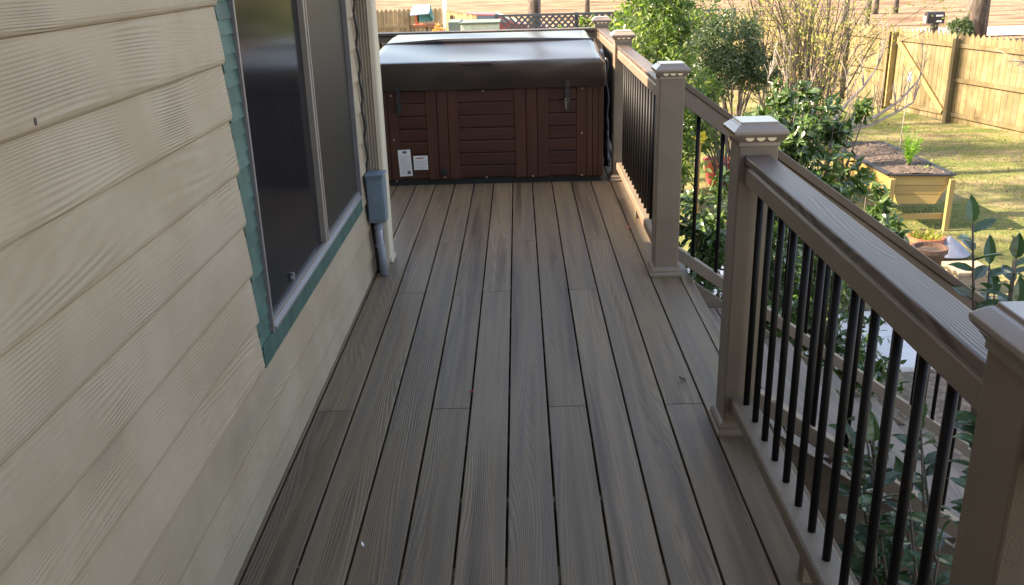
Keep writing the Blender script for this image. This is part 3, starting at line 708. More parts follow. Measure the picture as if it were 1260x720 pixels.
# crumpled tarp hanging between tub and railing
b = MB(); nu, nv = 22, 26
for j in range(nv+1):
    for i in range(nu+1):
        u, v = i/nu, j/nv
        z = .88-.80*v - .03*math.sin(u*5)
        x = .628 + .028*v + .010*math.sin(u*17+v*5) + .006*math.sin(v*21+u*6)
        y = 6.78 + u*(.34+.10*v) + .02*math.sin(v*7)
        b.v.append((x, y, z)); b.r.append(0)
for j in range(nv):
    for i in range(nu): b.f.append((j*(nu+1)+i, j*(nu+1)+i+1, (j+1)*(nu+1)+i+1, (j+1)*(nu+1)+i))
o = b.build('tarp', M['tarp'], smooth=True); md = o.modifiers.new('t', 'SOLIDIFY'); md.thickness = .012; md.offset = 0
tag(o, 'crumpled dark navy tarp hanging between the hot tub and the railing', 'tarp')
b = MB(); nu, nv = 10, 12
for j in range(nv+1):
    for i in range(nu+1):
        u, v = i/nu, j/nv
        b.v.append((.640+.012*v+.006*math.sin(u*9+v*4), 6.74+.10*u, .34-.22*v+.02*math.sin(u*4))); b.r.append(0)
for j in range(nv):
    for i in range(nu): b.f.append((j*(nu+1)+i, j*(nu+1)+i+1, (j+1)*(nu+1)+i+1, (j+1)*(nu+1)+i))
o = b.build('cloth', M['towel'], smooth=True); md = o.modifiers.new('t', 'SOLIDIFY'); md.thickness = .006
tag(o, 'pale grey cloth hanging low beside the navy tarp', 'cloth')

# ------------------------------------------------------------------ garden things
# V shaped raised planter
pt = thing('raised_planter', 'raised pine garden planter trough with dark soil on the lawn', 'planter', (4.6, 11.4, -1.6))
A = [(4.32, 10.50), (5.02, 10.42), (4.95, 12.42), (4.22, 12.46)]     # top corners NL NR FR FL
zt, zb = -.93, -1.27
def lerp(a, b, t): return tuple(a[i]+(b[i]-a[i])*t for i in range(len(a)))
mn, mf = lerp(A[0], A[1], .5), lerp(A[3], A[2], .5)
ins = .30
B_ = [lerp(A[0], mn, .42), lerp(A[1], mn, .42), lerp(A[2], mf, .42), lerp(A[3], mf, .42)]
def panel(p, q, r, s, th, n, name, mat):   # p,q top ; s,r bottom ; boards
    mb = MB(); p, q, r, s = map(Vector, (p, q, r, s)); nrm = (q-p).cross(s-p).normalized()*th
    for i in range(n):
        a, b2 = i/n+.008, (i+1)/n-.008
        v = [p.lerp(s, a), q.lerp(r, a), q.lerp(r, b2), p.lerp(s, b2)]
        mb.hexa([x+nrm for x in v], v, R.random())
    mb.build(name, mat, pt)
T = [(x, y, zt) for x, y in A]; Bt = [(x, y, zb) for x, y in B_]
panel(T[0], T[1], Bt[1], Bt[0], .02, 3, 'end_panel', M['pine_x']); panel(T[3], T[2], Bt[2], Bt[3], .02, 3, 'end_panel', M['pine_x'])
panel(T[0], T[3], Bt[3], Bt[0], .02, 3, 'side_panel', M['pine']); panel(T[1], T[2], Bt[2], Bt[1], .02, 3, 'side_panel', M['pine'])
for (x, y) in A:
    ix = 1 if x < 4.6 else -1; iy = 1 if y < 11.4 else -1
    mb = MB(); mb.box(x+ix*.02-.03, x+ix*.02+.03, y-iy*.03-.03, y-iy*.03+.03, -1.61, zt-.03); mb.build('leg', M['pine'], pt, bevel=.004)
mb = MB()
for p, q in ((T[0], T[1]), (T[1], T[2]), (T[2], T[3]), (T[3], T[0])): mb.beam((p[0], p[1], zt+.012), (q[0], q[1], zt+.012), .07, .022, rnd=R.random())
mb.build('rim', M['liner'], pt)
for y0_, a, b2 in ((10.46, A[0], A[1]), (12.44, A[3], A[2])):
    mb = MB(); mb.beam((a[0]+.05, y0_, -1.42), (b2[0]-.05, y0_, -1.42), .03, .07); mb.build('crossbar', M['pine_x'], pt)
mb = MB(); n1, n2 = 16, 30
for j in range(n2+1):
    for i in range(n1+1):
        u, v = i/n1, j/n2; a = lerp(A[0], A[3], v); c = lerp(A[1], A[2], v); p = lerp(a, c, u)
        mb.v.append((p[0], p[1], zt+.004+.016*R.random()+.02*math.sin(u*PI))); mb.r.append(0)
for j in range(n2):
    for i in range(n1): mb.f.append((j*(n1+1)+i, j*(n1+1)+i+1, (j+1)*(n1+1)+i+1, (j+1)*(n1+1)+i))
mb.build('soil', M['soil'], pt)

def rv(): 
    while True:
        v = Vector((R.uniform(-1, 1), R.uniform(-1, 1), R.uniform(-1, 1)))
        if .05 < v.length < 1: return v.normalized()
# feathery herb in the planter
def feathery(x, y, z, h, label):
    t = thing('herb', label, 'herb', (x, y, z)); mb = MB(); sm = MB()
    for k in range(16):
        a = R.uniform(0, 2*PI); tip = Vector((x+math.cos(a)*h*.33*R.random(), y+math.sin(a)*h*.33*R.random(), z+h*R.uniform(.5, 1)))
        base = Vector((x+R.uniform(-.03, .03), y+R.uniform(-.03, .03), z)); sm.tube([base, base.lerp(tip, .6)+Vector((0, 0, .02)), tip], [.005, .003, .001], 4)
        for q in range(30):
            p = base.lerp(tip, R.uniform(.25, 1)); d = rv(); d.z = abs(d.z)*.6+.2; mb.leaf4(p, d, rv(), R.uniform(.04, .09), .010, R.random())
    mb.build('foliage', M['fern'], t); sm.build('stems', M['fern'], t)
feathery(4.70, 10.95, zt, .52, 'tall lime green feathery herb growing in the raised planter')
def tuft(x, y, z, r, n, label, mat='fern', cat='plant', name='plant', L=.22):
    t = thing(name, label, cat, (x, y, z)); mb = MB()
    for k in range(n):
        a = R.uniform(0, 2*PI); d = Vector((math.cos(a), math.sin(a), R.uniform(.3, 1.2))); p = Vector((x, y, z)) + Vector((math.cos(a), math.sin(a), 0))*r*R.random()*.5
        mb.leaf(p, d, Vector((0, 0, 1)), L*R.uniform(.6, 1.2), L*.16, R.random(), .3)
    mb.build('foliage', M[mat], t)
tuft(4.85, 10.75, zt, .1, 26, 'low green seedlings near the front right corner of the planter', L=.10)
tuft(4.55, 12.0, zt, .12, 24, 'small green seedlings at the far end of the planter', L=.10)
tuft(9.75, 15.9, gz(9, 15.9), .3, 130, 'bright green fern clump on the lawn at the right edge', L=.42, cat='fern', name='fern')
tuft(4.55, 8.95, -1.6, .1, 30, 'pale succulent rosette between terracotta pot and tan block', 'cam_cool', L=.11)

mb = MB()
for k in range(900):
    u, v = R.random(), R.random(); p_ = lerp(lerp(A[0], A[3], v), lerp(A[1], A[2], v), u*.94+.03); d = rv(); d.z *= .4
    mb.leaf4((p_[0], p_[1], zt+.012+.02*math.sin(u*PI)), d, Vector((R.uniform(-.5, .5), R.uniform(-.5, .5), 1)), R.uniform(.02, .05), .02, R.random())
mb.build('mulch', leafmat('mulch chip', [(.05, .035, .03), (.12, .085, .07), (.24, .18, .15)], .9, 0, .2), pt)
# terracotta pot with succulents
tp = thing('flower_pot', 'orange terracotta pot of pale succulents in front of the planter', 'flower pot', (4.38, 9.5, -1.6))
mb = MB(); mb.lathe([(.11, -1.61), (.17, -1.42), (.19, -1.42), (.19, -1.37), (.165, -1.37), (.155, -1.41)], 4.38, 9.5, 28); mb.build('pot', M['terra'], tp)
mb = MB()
for k in range(70):
    a = R.uniform(0, 2*PI); r = .14*math.sqrt(R.random()); p = Vector((4.38+r*math.cos(a), 9.5+r*math.sin(a), -1.40))
    mb.leaf(p, Vector((math.cos(a)*.6+R.uniform(-.3, .3), math.sin(a)*.6, 1)), rv(), R.uniform(.05, .11), .035, R.random())
mb.build('foliage', M['sparse'], tp)
t2 = thing('flower_pot', 'brown clay pot hidden low behind the stair railing below the cone', 'flower pot', (4.2, 9.0, -1.6))
mb = MB(); mb.lathe([(.11, -1.61), (.16, -1.38), (.18, -1.38), (.18, -1.33), (.155, -1.33), (.15, -1.37)], 4.2, 9.0, 20); mb.build('pot', M['clay'], t2)
mb = MB(); mb.lathe([(.14, -1.372), (.01, -1.36)], 4.2, 9.0, 16); mb.build('soil', M['soil'], t2)
# cone
mb = MB(); mb.lathe([(.22, -1.54), (.222, -1.53), (.12, -1.44), (.012, -1.355), (.004, -1.35)], 4.60, 9.42, 26)
cn = thing('garden_cone', 'blue grey metal cone lid on the ground right of the terracotta pot', 'cone', (4.60, 9.42, -1.6))
mb.build('cone', M['slate'], cn); mb = MB(); mb.lathe([(.15, -1.61), (.17, -1.545)], 4.60, 9.42, 20); mb.build('base', M['soil'], cn)
# tan block
bk = thing('stone_pedestal', 'tan stone pedestal with pale slab top on the ground', 'pedestal', (4.35, 8.47, -1.6))
mb = MB(); mb.box(4.20, 4.50, 8.32, 8.62, -1.62, -1.42); mb.build('base', M['stone'], bk, bevel=.012)
mb = MB(); mb.box(4.17, 4.53, 8.29, 8.65, -1.419, -1.37); mb.build('slab', M['stone'], bk, bevel=.012)
# edging stones, red tub and yellow pinwheel seen between posts
mb = MB(); mb.lathe([(.19, -1.62), (.24, -1.30), (.26, -1.29), (.26, -1.27), (.225, -1.27), (.20, -1.55)], 2.92, 13.2, 20)
tag(mb.build('bucket', M['red']), 'faded red bucket on the ground seen between the two posts of the stair opening', 'bucket')
fw = thing('garden_stake', 'yellow flower shaped garden stake on an orange stick beyond the stair railing', 'garden ornament', (1.66, 8.4, -1.6))
mb = MB(); mb.tube([(1.66, 8.4, -1.62), (1.66, 8.4, -.05)], .011, 8); mb.build('stick', M['orange'], fw)
mb = MB()
for k in range(6):
    a = k*PI/3; mb.leaf((1.66, 8.38, -.02), Vector((math.cos(a), -.1, math.sin(a))), Vector((0, -1, 0)), .07, .05, .5)
mb.build('petals', M['yellow'], fw)

# ------------------------------------------------------------------ fences
def picket_fence(p0, p1, top, gnd, pw, mat, label, posts, rails=(.22, .95, 1.66), side=1, group='wooden fences', H=None):
    p0 = Vector((p0[0], p0[1], 0)); p1 = Vector((p1[0], p1[1], 0)); d = (p1-p0); Ln = d.length; d.normalize(); nrm = Vector((d.y, -d.x, 0))*side
    t = thing('fence', label, 'fence', ((p0.x+p1.x)/2, (p0.y+p1.y)/2, gnd), group)
    mb = MB(); n = int(Ln/pw); gap = .008
    for i in range(n):
        a = p0+d*(i*pw+gap/2); b2 = p0+d*((i+1)*pw-gap/2); h = top+R.uniform(-.012, .012); w = nrm*-.018
        dh = .09; m1 = a.lerp(b2, .18); m2 = a.lerp(b2, .82); mm_ = a.lerp(b2, .5)
        pts = [a+Vector((0, 0, gnd)), b2+Vector((0, 0, gnd)), b2+Vector((0, 0, h-dh)), mm_+Vector((0, 0, h)), a+Vector((0, 0, h-dh))]
        back_ = [p+w for p in pts]
        mb.add(pts+back_, [(0, 1, 2, 3, 4), (9, 8, 7, 6, 5), (0, 5, 6, 1), (1, 6, 7, 2), (2, 7, 8, 3), (3, 8, 9, 4), (4, 9, 5, 0)], R.random())
    mb.build('picket_panel', mat, t)
    for r in rails:
        q = p0+nrm*.022+Vector((0, 0, gnd+r)); q2 = p1+nrm*.022+Vector((0, 0, gnd+r)); mb = MB(); mb.beam(q, q2, .038, .085); mb.build('rail', mat, t)
    for s in posts:
        q = p0+d*s+nrm*.09; mb = MB(); mb.beam(q+Vector((0, 0, gnd-.1)), q+Vector((0, 0, top-.12)), .10, .10, up=(d.x, d.y, 0)); mb.build('post', mat, t)
    return t
FD = Vector((-.95, 3.5, 0)).normalized()
P1 = Vector((9.3, 19.95, 0))
Pp = lambda s: (P1.x+FD.x*s, P1.y+FD.y*s)
gnd = -2.04
picket_fence(Pp(0), Pp(-14.4), -.12, gnd, .16, M['fence'], 'long picket fence with three rails at the right, nearest stretch', [.06, 2.4, 4.8, 7.2, 9.6, 12], side=1)
# gate
gt = thing('gate', 'wooden fence gate with one diagonal brace between two fence stretches', 'gate', (Pp(1)[0], Pp(1)[1], gnd))
def along(s, z, off=0):
    nn = Vector((FD.y, -FD.x, 0))*-1
    return Vector((Pp(s)[0], Pp(s)[1], z)) + nn*off
mb = MB(); s = .06
while s < 1.98:
    a = along(s, 0); b2 = along(s+.135, 0); mm_ = a.lerp(b2, .5); h = -.12+R.uniform(-.01, .01); w = (along(0, 0, -.018)-along(0, 0))
    up = lambda v, z: Vector((v.x, v.y, z))
    pts = [up(a, gnd+.05), up(b2, gnd+.05), up(b2, h-.09), up(mm_, h), up(a, h-.09)]
    mb.add(pts+[p+w for p in pts], [(0, 1, 2, 3, 4), (9, 8, 7, 6, 5), (0, 5, 6, 1), (1, 6, 7, 2), (2, 7, 8, 3), (3, 8, 9, 4), (4, 9, 5, 0)], R.random()); s += .145
mb.build('board_panel', M['fence'], gt)
for z in (gnd+.22, gnd+1.66):
    mb = MB(); mb.beam(along(.06, z, .022), along(1.98, z, .022), .038, .085); mb.build('frame_rail', M['fence'], gt)
mb = MB(); mb.beam(along(.12, gnd+.24, .060), along(1.86, gnd+1.62, .060), .036, .10); mb.build('brace', M['pine'], gt)
mb = MB(); mb.beam(along(1.98, gnd+.1, .062), along(1.98, gnd+1.8, .062), .16, .036, up=(FD.x, FD.y, 0)); mb.build('edge_post', M['pine'], gt)
picket_fence(Pp(2.12), Pp(12.6), -.12, gnd, .16, M['fence'], 'yellow sunlit picket fence stretch beyond the gate, behind the twiggy shrub', [0.02, 1.75, 4.1, 6.5, 8.9], side=-1)
picket_fence((-9.5, 30.2), (-2.35, 30.0), .19, -2.02, .142, M['fencegrey'], 'greyed picket fence at the back behind the bird feeder', [1.2, 3.6, 6.0], side=1)
picket_fence((-2.3, 30.0), (-1.15, 27.0), .12, -2.02, .142, M['fence'], 'short picket fence stretch running from the white post to the sage box', [.9], side=1)
mb = MB(); mb.box(-2.36, -2.24, 29.9, 30.02, -2.05, .42); wp = mb.build('fence_post', M['white'], bevel=.01); tag(wp, 'white post at the corner of the back fence', 'post')

# sage box, lattice, car, bird feeder
sb = thing('storage_box', 'pale sage green storage box with flat lid in front of the back fence', 'storage box', (-.9, 20.4, -2.0))
mb = MB(); mb.box(-1.22, -.42, 20.0, 20.9, -2.05, .30); mb.build('body', M['shed'], sb, bevel=.02)
mb = MB(); mb.box(-1.50, -1.225, 20.02, 20.9, -2.05, .36); mb.build('side_cabinet', M['shedgrey'], sb, bevel=.02)
mb = MB(); mb.box(-1.25, -.38, 19.95, 20.95, .302, .34); mb.build('lid', M['shedgrey'], sb, bevel=.01)
mb = MB()
for i in range(5): mb.box(-1.15+i*.15, -1.14+i*.15, 19.985, 19.998, -2.0, .28)
mb.build('rib', M['shed'], sb)
lf = thing('lattice_fence', 'dark criss cross lattice fence left and right of the pine trunk', 'lattice', (1.0, 26, -2.0))
mb = MB()
for sgn in (1, -1):
    s = -.6
    k = 0
    while s < 5.2:
        x0 = s; z0, z1 = (-.62, .10) if True else (0, 0)
        a = (x0, 26+.012*sgn, z0 if sgn > 0 else z1); b2 = (x0+.72, 26+.012*sgn, z1 if sgn > 0 else z0)
        mb.beam(a, b2, .012, .05, up=(0, 0, 1)); s += .17
mb.build('lattice_panel', M['lattice'], lf)
for z in (.12, -.66):
    mb = MB(); mb.box(-.65, 5.95, 25.97, 26.03, z-.03, z+.03); mb.build('rail', M['lattice'], lf)
for x in (-.6, 1.6, 3.8, 5.9):
    mb = MB(); mb.box(x-.05, x+.05, 26.035, 26.13, -2.1, .16); mb.build('post', M['lattice'], lf)
DY = 7.3
car = thing('parked_car', 'low maroon car with pale windscreen parked beyond the back fence', 'car', (-1.2, 41.3, -1.98))
mb = MB()
prof = [(-3.0, -1.72), (1.3, -1.72), (1.35, -1.25), (.9, -1.12), (-.1, -1.0), (-1.0, -.62), (-2.2, -.58), (-2.9, -.98), (-3.05, -1.15)]
mb.prism(prof, DY+33.2, DY+34.9, 'Y'); mb.build('body', M['maroon'], car, bevel=.08, seg=3)
mb = MB(); mb.hexa([(-.12, DY+33.3, -.985), (-.12, DY+34.8, -.985), (-.97, DY+34.72, -.62), (-.97, DY+33.38, -.62)], [(-.08, DY+33.3, -.97), (-.08, DY+34.8, -.97), (-.93, DY+34.72, -.59), (-.93, DY+33.38, -.59)]); mb.build('windscreen', M['carglass'], car)
mb = MB(); mb.hexa([(-2.7, DY+33.192, -.98), (-.45, DY+33.192, -.96), (-1.0, DY+33.192, -.68), (-2.2, DY+33.192, -.66)], [(-2.7, DY+33.21, -.98), (-.45, DY+33.21, -.96), (-1.0, DY+33.21, -.68), (-2.2, DY+33.21, -.66)]); mb.build('side_window', M['carglass'], car)
for x in (-2.2, .45):
    for y in (DY+33.2, DY+34.7):
        mb = MB(); n = 18; vs = [(x+.31*math.cos(2*PI*k/n), yy, -1.69+.31*math.sin(2*PI*k/n)) for yy in (y-.03, y+.18) for k in range(n)]
        mb.add(vs, [tuple(range(n)), tuple(range(2*n-1, n-1, -1))] + [(k, n+k, n+(k+1) % n, (k+1) % n) for k in range(n)]); mb.build('wheel', M['tyre'], car)
bf = thing('bird_feeder', 'small house shaped bird feeder with pale blue roof on a pole behind the back railing', 'bird feeder', (-1.42, 14, -1.7))
bx, by, bz = -1.42, 14, .70
mb = MB(); mb.tube([(bx+.06, by, -1.75), (bx+.06, by, bz-.03)], .02, 8); mb.build('pole', M['fencegrey'], bf)
mb = MB(); mb.box(bx-.06, bx+.15, by-.10, by+.12, bz+.04, bz+.17); mb.build('body', M['tealpaint'], bf)
mb = MB(); mb.hexa([(bx-.16, by-.17, bz+.13), (bx+.12, by-.17, bz+.15), (bx+.12, by+.02, bz+.26), (bx-.12, by+.02, bz+.25)], [(bx-.16, by-.17, bz+.145), (bx+.12, by-.17, bz+.165), (bx+.12, by+.02, bz+.275), (bx-.12, by+.02, bz+.265)]); mb.build('roof', M['bluepaint'], bf)
mb = MB(); mb.hexa([(bx+.12, by-.17, bz+.15), (bx+.16, by-.12, bz+.06), (bx+.16, by+.08, bz+.06), (bx+.12, by+.02, bz+.26)], [(bx+.13, by-.17, bz+.16), (bx+.175, by-.12, bz+.07), (bx+.175, by+.08, bz+.07), (bx+.13, by+.02, bz+.27)]); mb.build('roof', M['tealpaint'], bf)
mb = MB(); mb.box(bx-.13, bx+.18, by-.16, by+.14, bz-.03, bz); mb.box(bx-.10, bx-.04, by-.1, by-.04, bz, bz+.13); mb.build('tray', M['terra'], bf)
# mailbox beyond the fence
mx, my = 16.95, 38.6; mz = gz(mx, my)-.30
ml = thing('mailbox', 'black mailbox on a post beyond the right fence', 'mailbox', (mx, my, mz))
mb = MB(); mb.box(mx-.12, mx+.12, my-.1, my+.1, mz, mz+1.0); mb.build('post', M['mailbox'], ml)
mb = MB(); n = 12; pr = [(-.16, 0), (.16, 0)] + [(.16*math.cos(a), .30+.16*math.sin(a)) for a in [PI*k/n for k in range(n+1)]]
mb.prism([(my+p*1.2, mz+1.0+q) for p, q in pr], mx-.38, mx+.30, 'X'); mb.build('box', M['mailbox'], ml)
mb = MB(); mb.box(mx-.05, mx+.22, my-.21, my-.195, mz+1.28, mz+1.34); mb.box(mx-.02, mx+.18, my-.21, my-.195, mz+1.06, mz+1.12); mb.build('number_plate', M['white'], ml)
mb = MB(); mb.box(mx-.43, mx-.385, my-.17, my+.15, mz+1.02, mz+1.30); mb.build('door', M['alu'], ml)
mb = MB(); mb.box(mx-1.35, mx-.55, my-.3, my+.3, mz, mz+.62); o = mb.build('utility_box', M['conduit'], bevel=.03); tag(o, 'low grey utility box left of the black mailbox', 'utility box')
vn = thing('roadside_box', 'low white box beyond the fence at the far right edge', 'box', (22.9, 42, -2.0))
mb = MB(); mb.box(23.5, 24.8, 41.6, 42.4, -2.02, -1.62); mb.build('body', M['white'], vn, bevel=.03)
mb = MB(); mb.box(23.45, 24.85, 41.55, 42.45, -1.619, -1.57); mb.build('lid', M['alu'], vn, bevel=.01)

# ------------------------------------------------------------------ trees and shrubs
def limb(sm, p, d, L, r, depth, spread=.5, seg=4, tips=None):
    pts = [Vector(p)]; rad = [r]; dd = d.normalized()
    for i in range(seg):
        dd = (dd+rv()*.16).normalized(); pts.append(pts[-1]+dd*L/seg); rad.append(r*(1-.5*(i+1)/seg))
    sm.tube(pts, rad, 6 if r > .01 else 4)
    if tips is not None: tips.append((pts[-1], dd))
    if depth > 0:
        for k in range(R.randint(2, 3)):
            i = R.randint(1, seg); limb(sm, pts[i], (dd+rv()*spread*1.3), L*R.uniform(.5, .75), rad[i]*.65, depth-1, spread, seg, tips)
def shrub(name, label, cat, base, blobs, n, L, W, leaf, stemm='twig', stems=7, group=None, fine=True, shell=.55, droop=.3, up=.3, sr=.016):
    t = thing(name, label, cat, base, group); mb = MB(); sm = MB(); b0 = Vector(base)
    vol = [b[3]*b[4]*b[5] for b in blobs]; tot = sum(v**.75 for v in vol)
    for b, v in zip(blobs, vol):
        c = Vector(b[:3]); rr = Vector(b[3:6]); m_ = int(n*(v**.75)/tot)
        # clumps inside the blob
        cl = []
        for k in range(max(6, m_//28)):
            d = rv(); q = shell+(1-shell)*R.random(); cl.append((c+Vector((d.x*rr.x, d.y*rr.y, d.z*rr.z))*q*R.uniform(.75, 1.12), d, R.random()))
        cs = (rr.x+rr.y+rr.z)/3*.30
        for k in range(m_):
            cc, cd, cr = R.choice(cl); p = cc+rv()*cs*(R.random()**.6)
            d = (cd*.7+rv()+Vector((0, 0, up-droop*R.random()))); nn = (cd*.5+rv()*.6+Vector((0, 0, .7)))
            f = mb.leaf if fine else mb.leaf4
            s = R.uniform(.65, 1.2); f(p, d, nn, L*s, W*s, min(1, max(0, cr*.6+R.random()*.4)))
        for k in range(stems):
            d = rv(); q = c+Vector((d.x*rr.x, d.y*rr.y, abs(d.z)*rr.z*.8))*.8; s0 = b0+Vector((R.uniform(-.12, .12), R.uniform(-.12, .12), 0))
            mid = s0.lerp(q, .5)+rv()*.08*(q-s0).length; sm.tube([s0, s0.lerp(mid, .5)+rv()*.02, mid, mid.lerp(q, .5)+rv()*.03, q], [sr, sr*.85, sr*.65, sr*.45, sr*.2], 5)
    mb.build('foliage', M[leaf], t); sm.build('stems', M[stemm], t, smooth=True)
    return t
gzz = -1.62
shrub('ivy', 'green ivy climbing over the lattice fence behind the back railing', 'ivy', (2.2, 25.8, -2.0),
      [(1.3, 25.85, -.35, .35, .12, .28), (2.1, 25.85, -.2, .5, .15, .32), (2.9, 25.85, -.15, .5, .15, .40), (3.6, 25.8, -.2, .4, .15, .35)], 1900, .085, .07, 'bright', stems=2, fine=False)
# big sunlit shrub past the deck rail
shrub('shrub', 'large bright sunlit leafy shrub just beyond the deck railing', 'shrub', (2.1, 12.2, gzz),
      [(1.68, 12.2, .30, .58, .7, .72), (1.45, 12.6, -.25, .5, .7, .8), (1.95, 11.8, -.15, .42, .5, .5), (2.0, 12.6, .72, .42, .5, .42), (1.9, 11.7, -.85, .45, .5, .45), (1.7, 12.0, -1.1, .6, .6, .5), (1.75, 12.6, 1.0, .42, .5, .40)], 11500, .095, .042, 'bright', stems=6)
shrub('shrub', 'light green hedge shrub along the lattice fence behind the far corner post', 'shrub', (2.2, 19, -2.0),
      [(1.6, 20, -.55, .9, .6, .75), (2.6, 19, -.5, .9, .7, .9), (3.3, 18, -.2, .8, .7, 1.0), (3.2, 19, .8, .8, .7, .7), (2.2, 20.5, -.1, .9, .5, .45)], 9000, .10, .05, 'bright', stems=5, fine=False)
shrub('shrub', 'rounded dark green shrub on thin bare stems left of the twiggy shrub', 'shrub', (3.42, 14.2, -1.75),
      [(3.15, 14.2, .30, .60, .5, .50), (3.0, 14.0, -.10, .45, .45, .35), (3.6, 14.2, -.12, .38, .4, .3)], 10500, .055, .026, 'darkleaf', stems=7, sr=.02)
shrub('shrub', 'low leafy shrub at the foot of the bright shrub behind the far stair post', 'shrub', (2.9, 12.6, -1.65),
      [(2.35, 12.4, -.62, .42, .4, .34), (2.55, 12.9, -.2, .3, .3, .25)], 2400, .075, .034, 'bright', stems=7)
# tall twiggy shrub
tw = thing('twiggy_shrub', 'tall see through shrub of upright bare stems with sparse yellow green leaves', 'shrub', (4.9, 16, -1.8))
sm = MB(); lf_ = MB()
for k in range(58):
    x = 4.9+R.gauss(0, .42); y = 16+R.gauss(0, .3); h = R.uniform(1.5, 3.1); tips = []
    limb(sm, (4.9+(x-4.9)*.6, y, -1.85), Vector(((x-4.9)*.28, R.uniform(-.1, .1), 1)), h, R.uniform(.010, .024), 2, .45, 5, tips)
    for p, d in tips:
        for q in range(9): lf_.leaf4(p-d*R.random()*.5+rv()*.09, rv(), rv(), R.uniform(.03, .07), .03, R.random())
sm.build('stems', M['twig'], tw); lf_.build('foliage', M['sparse'], tw)
# camellia behind near post
cmx = shrub('camellia', 'glossy dark camellia bush between the stair opening and the raised planter', 'camellia', (2.35, 7.3, gzz),
      [(2.15, 7.1, .30, .34, .35, .30), (2.35, 7.2, -.05, .45, .4, .42), (2.2, 7.0, -.5, .5, .45, .4), (2.55, 7.2, .35, .22, .25, .16), (1.85, 7.1, .22, .22, .25, .2), (2.1, 7.1, .55, .16, .16, .12), (2.5, 7.2, -.9, .45, .4, .4)], 4600, .090, .040, 'cam', stems=5, droop=.7)
shrub('camellia', 'small camellia sprig growing in front of the raised planter', 'camellia', (3.1, 8.0, gzz),
      [(3.1, 8.0, -.62, .22, .22, .26), (3.25, 8.1, -.85, .26, .25, .25), (3.0, 7.9, -1.1, .3, .3, .3)], 700, .10, .045, 'cam', stems=4, droop=.7)
shrub('camellia', 'leafy camellia seen through the stair opening between the two posts', 'camellia', (1.6, 6.2, gzz),
      [(1.35, 6.1, -.15, .32, .4, .34), (1.7, 6.2, -.45, .4, .4, .38), (2.15, 6.2, -.75, .42, .4, .36), (1.5, 6.1, -.85, .6, .5, .5), (2.3, 6.1, -1.2, .5, .5, .3)], 4200, .085, .042, 'cam', stems=5, droop=.6)
# near camellia between deck and stairs
nc = thing('camellia', 'large leaved camellia rising close behind the nearest right post', 'camellia', (1.38, 2.2, gzz))
mb = MB(); sm = MB()
def sprig(pts, n, L, W):
    pts = [Vector(p) for p in pts]; sm.tube(pts, [.009-.006*i/(len(pts)-1) for i in range(len(pts))], 6)
    m_ = len(pts)-1
    for k in range(n):
        tt = .25+.75*k/(n-1); i = min(m_-1, int(tt*m_)); f = tt*m_-i; p = pts[i].lerp(pts[i+1], f); ax = (pts[i+1]-pts[i]).normalized()
        a = k*2.4; o1 = ax.orthogonal().normalized(); o2 = ax.cross(o1); d = (o1*math.cos(a)+o2*math.sin(a))+ax*.6
        if k == n-1: d = ax
        mb.leaf(p, d, Vector((R.uniform(-.3, .3), R.uniform(-.5, .1), 1)), L*R.uniform(.8, 1.15), W*R.uniform(.85, 1.1), R.random(), .2)
for pts in ([(1.38, 2.35, -.2), (1.37, 2.5, .25), (1.36, 2.58, .55), (1.33, 2.6, .80)], [(1.42, 2.35, -.2), (1.42, 2.45, .2), (1.43, 2.50, .5), (1.42, 2.50, .72)],
            [(1.40, 2.3, -.2), (1.38, 2.40, .2), (1.40, 2.42, .60)], [(1.4, 2.3, -.2), (1.34, 2.4, .1), (1.34, 2.42, .45)], [(1.45, 2.3, -.2), (1.46, 2.4, .1), (1.48, 2.52, .60)], [(1.4, 2.3, -.2), (1.44, 2.5, .1), (1.47, 2.6, .68)], [(1.4, 2.3, -.2), (1.40, 2.5, .2), (1.41, 2.62, .66)], [(1.4, 2.3, -.2), (1.44, 2.45, .1), (1.44, 2.62, .56)], [(1.4, 2.3, -.2), (1.50, 2.45, .1), (1.53, 2.62, .70)]):
    sprig(pts, 20, .088, .040)
for k in range(80):
    d = Vector((R.uniform(-.35, .35), R.uniform(-.3, .3), 1)); h = R.uniform(.9, 1.95)
    s0 = Vector((1.38+R.uniform(-.1, .1), 2.2+R.uniform(-.1, .1), gzz)); e = s0+d.normalized()*h
    e.x = max(1.05, min(1.9, e.x)); e.y = max(1.2, min(2.70, e.y))
    sprig([s0, s0.lerp(e, .4)+rv()*.06, s0.lerp(e, .75)+rv()*.05, e], 22, .088, .042)
mb.build('foliage', M['cam_cool'], nc); sm.build('stems', M['twig'], nc, smooth=True)
# bare branches leaning across the lawn
bt = thing('bare_tree', 'small bare tree with pale branches leaning right across the lawn and gate', 'tree', (3.3, 11.2, -1.6))
sm = MB()
def path(pts, r0, r1, n=8):
    pts = [Vector(p) for p in pts]; sm.tube(pts, [r0+(r1-r0)*i/(len(pts)-1) for i in range(len(pts))], n); return pts
path([(3.2, 11.3, -1.65), (3.35, 11.2, -1.2), (3.55, 11.1, -.75), (3.8, 11, -.42)], .05, .035)
a1 = path([(3.8, 11, -.42), (4.05, 11, -.42), (4.3, 11, -.30), (4.55, 11, -.12), (4.78, 11.1, .10)], .034, .010)
a2 = path([(3.8, 11, -.42), (4.0, 11, -.48), (4.25, 11.05, -.42), (4.5, 11, -.28), (4.7, 11, -.16)], .030, .010)
a3 = path([(3.75, 11, -.40), (3.95, 11.1, -.15), (4.12, 11.1, .02), (4.3, 11.2, .24)], .028, .008)
a4 = path([(3.6, 11.1, -.62), (3.4, 11.1, -.2), (3.2, 11.1, .02), (3.0, 11.2, .10)], .028, .008)
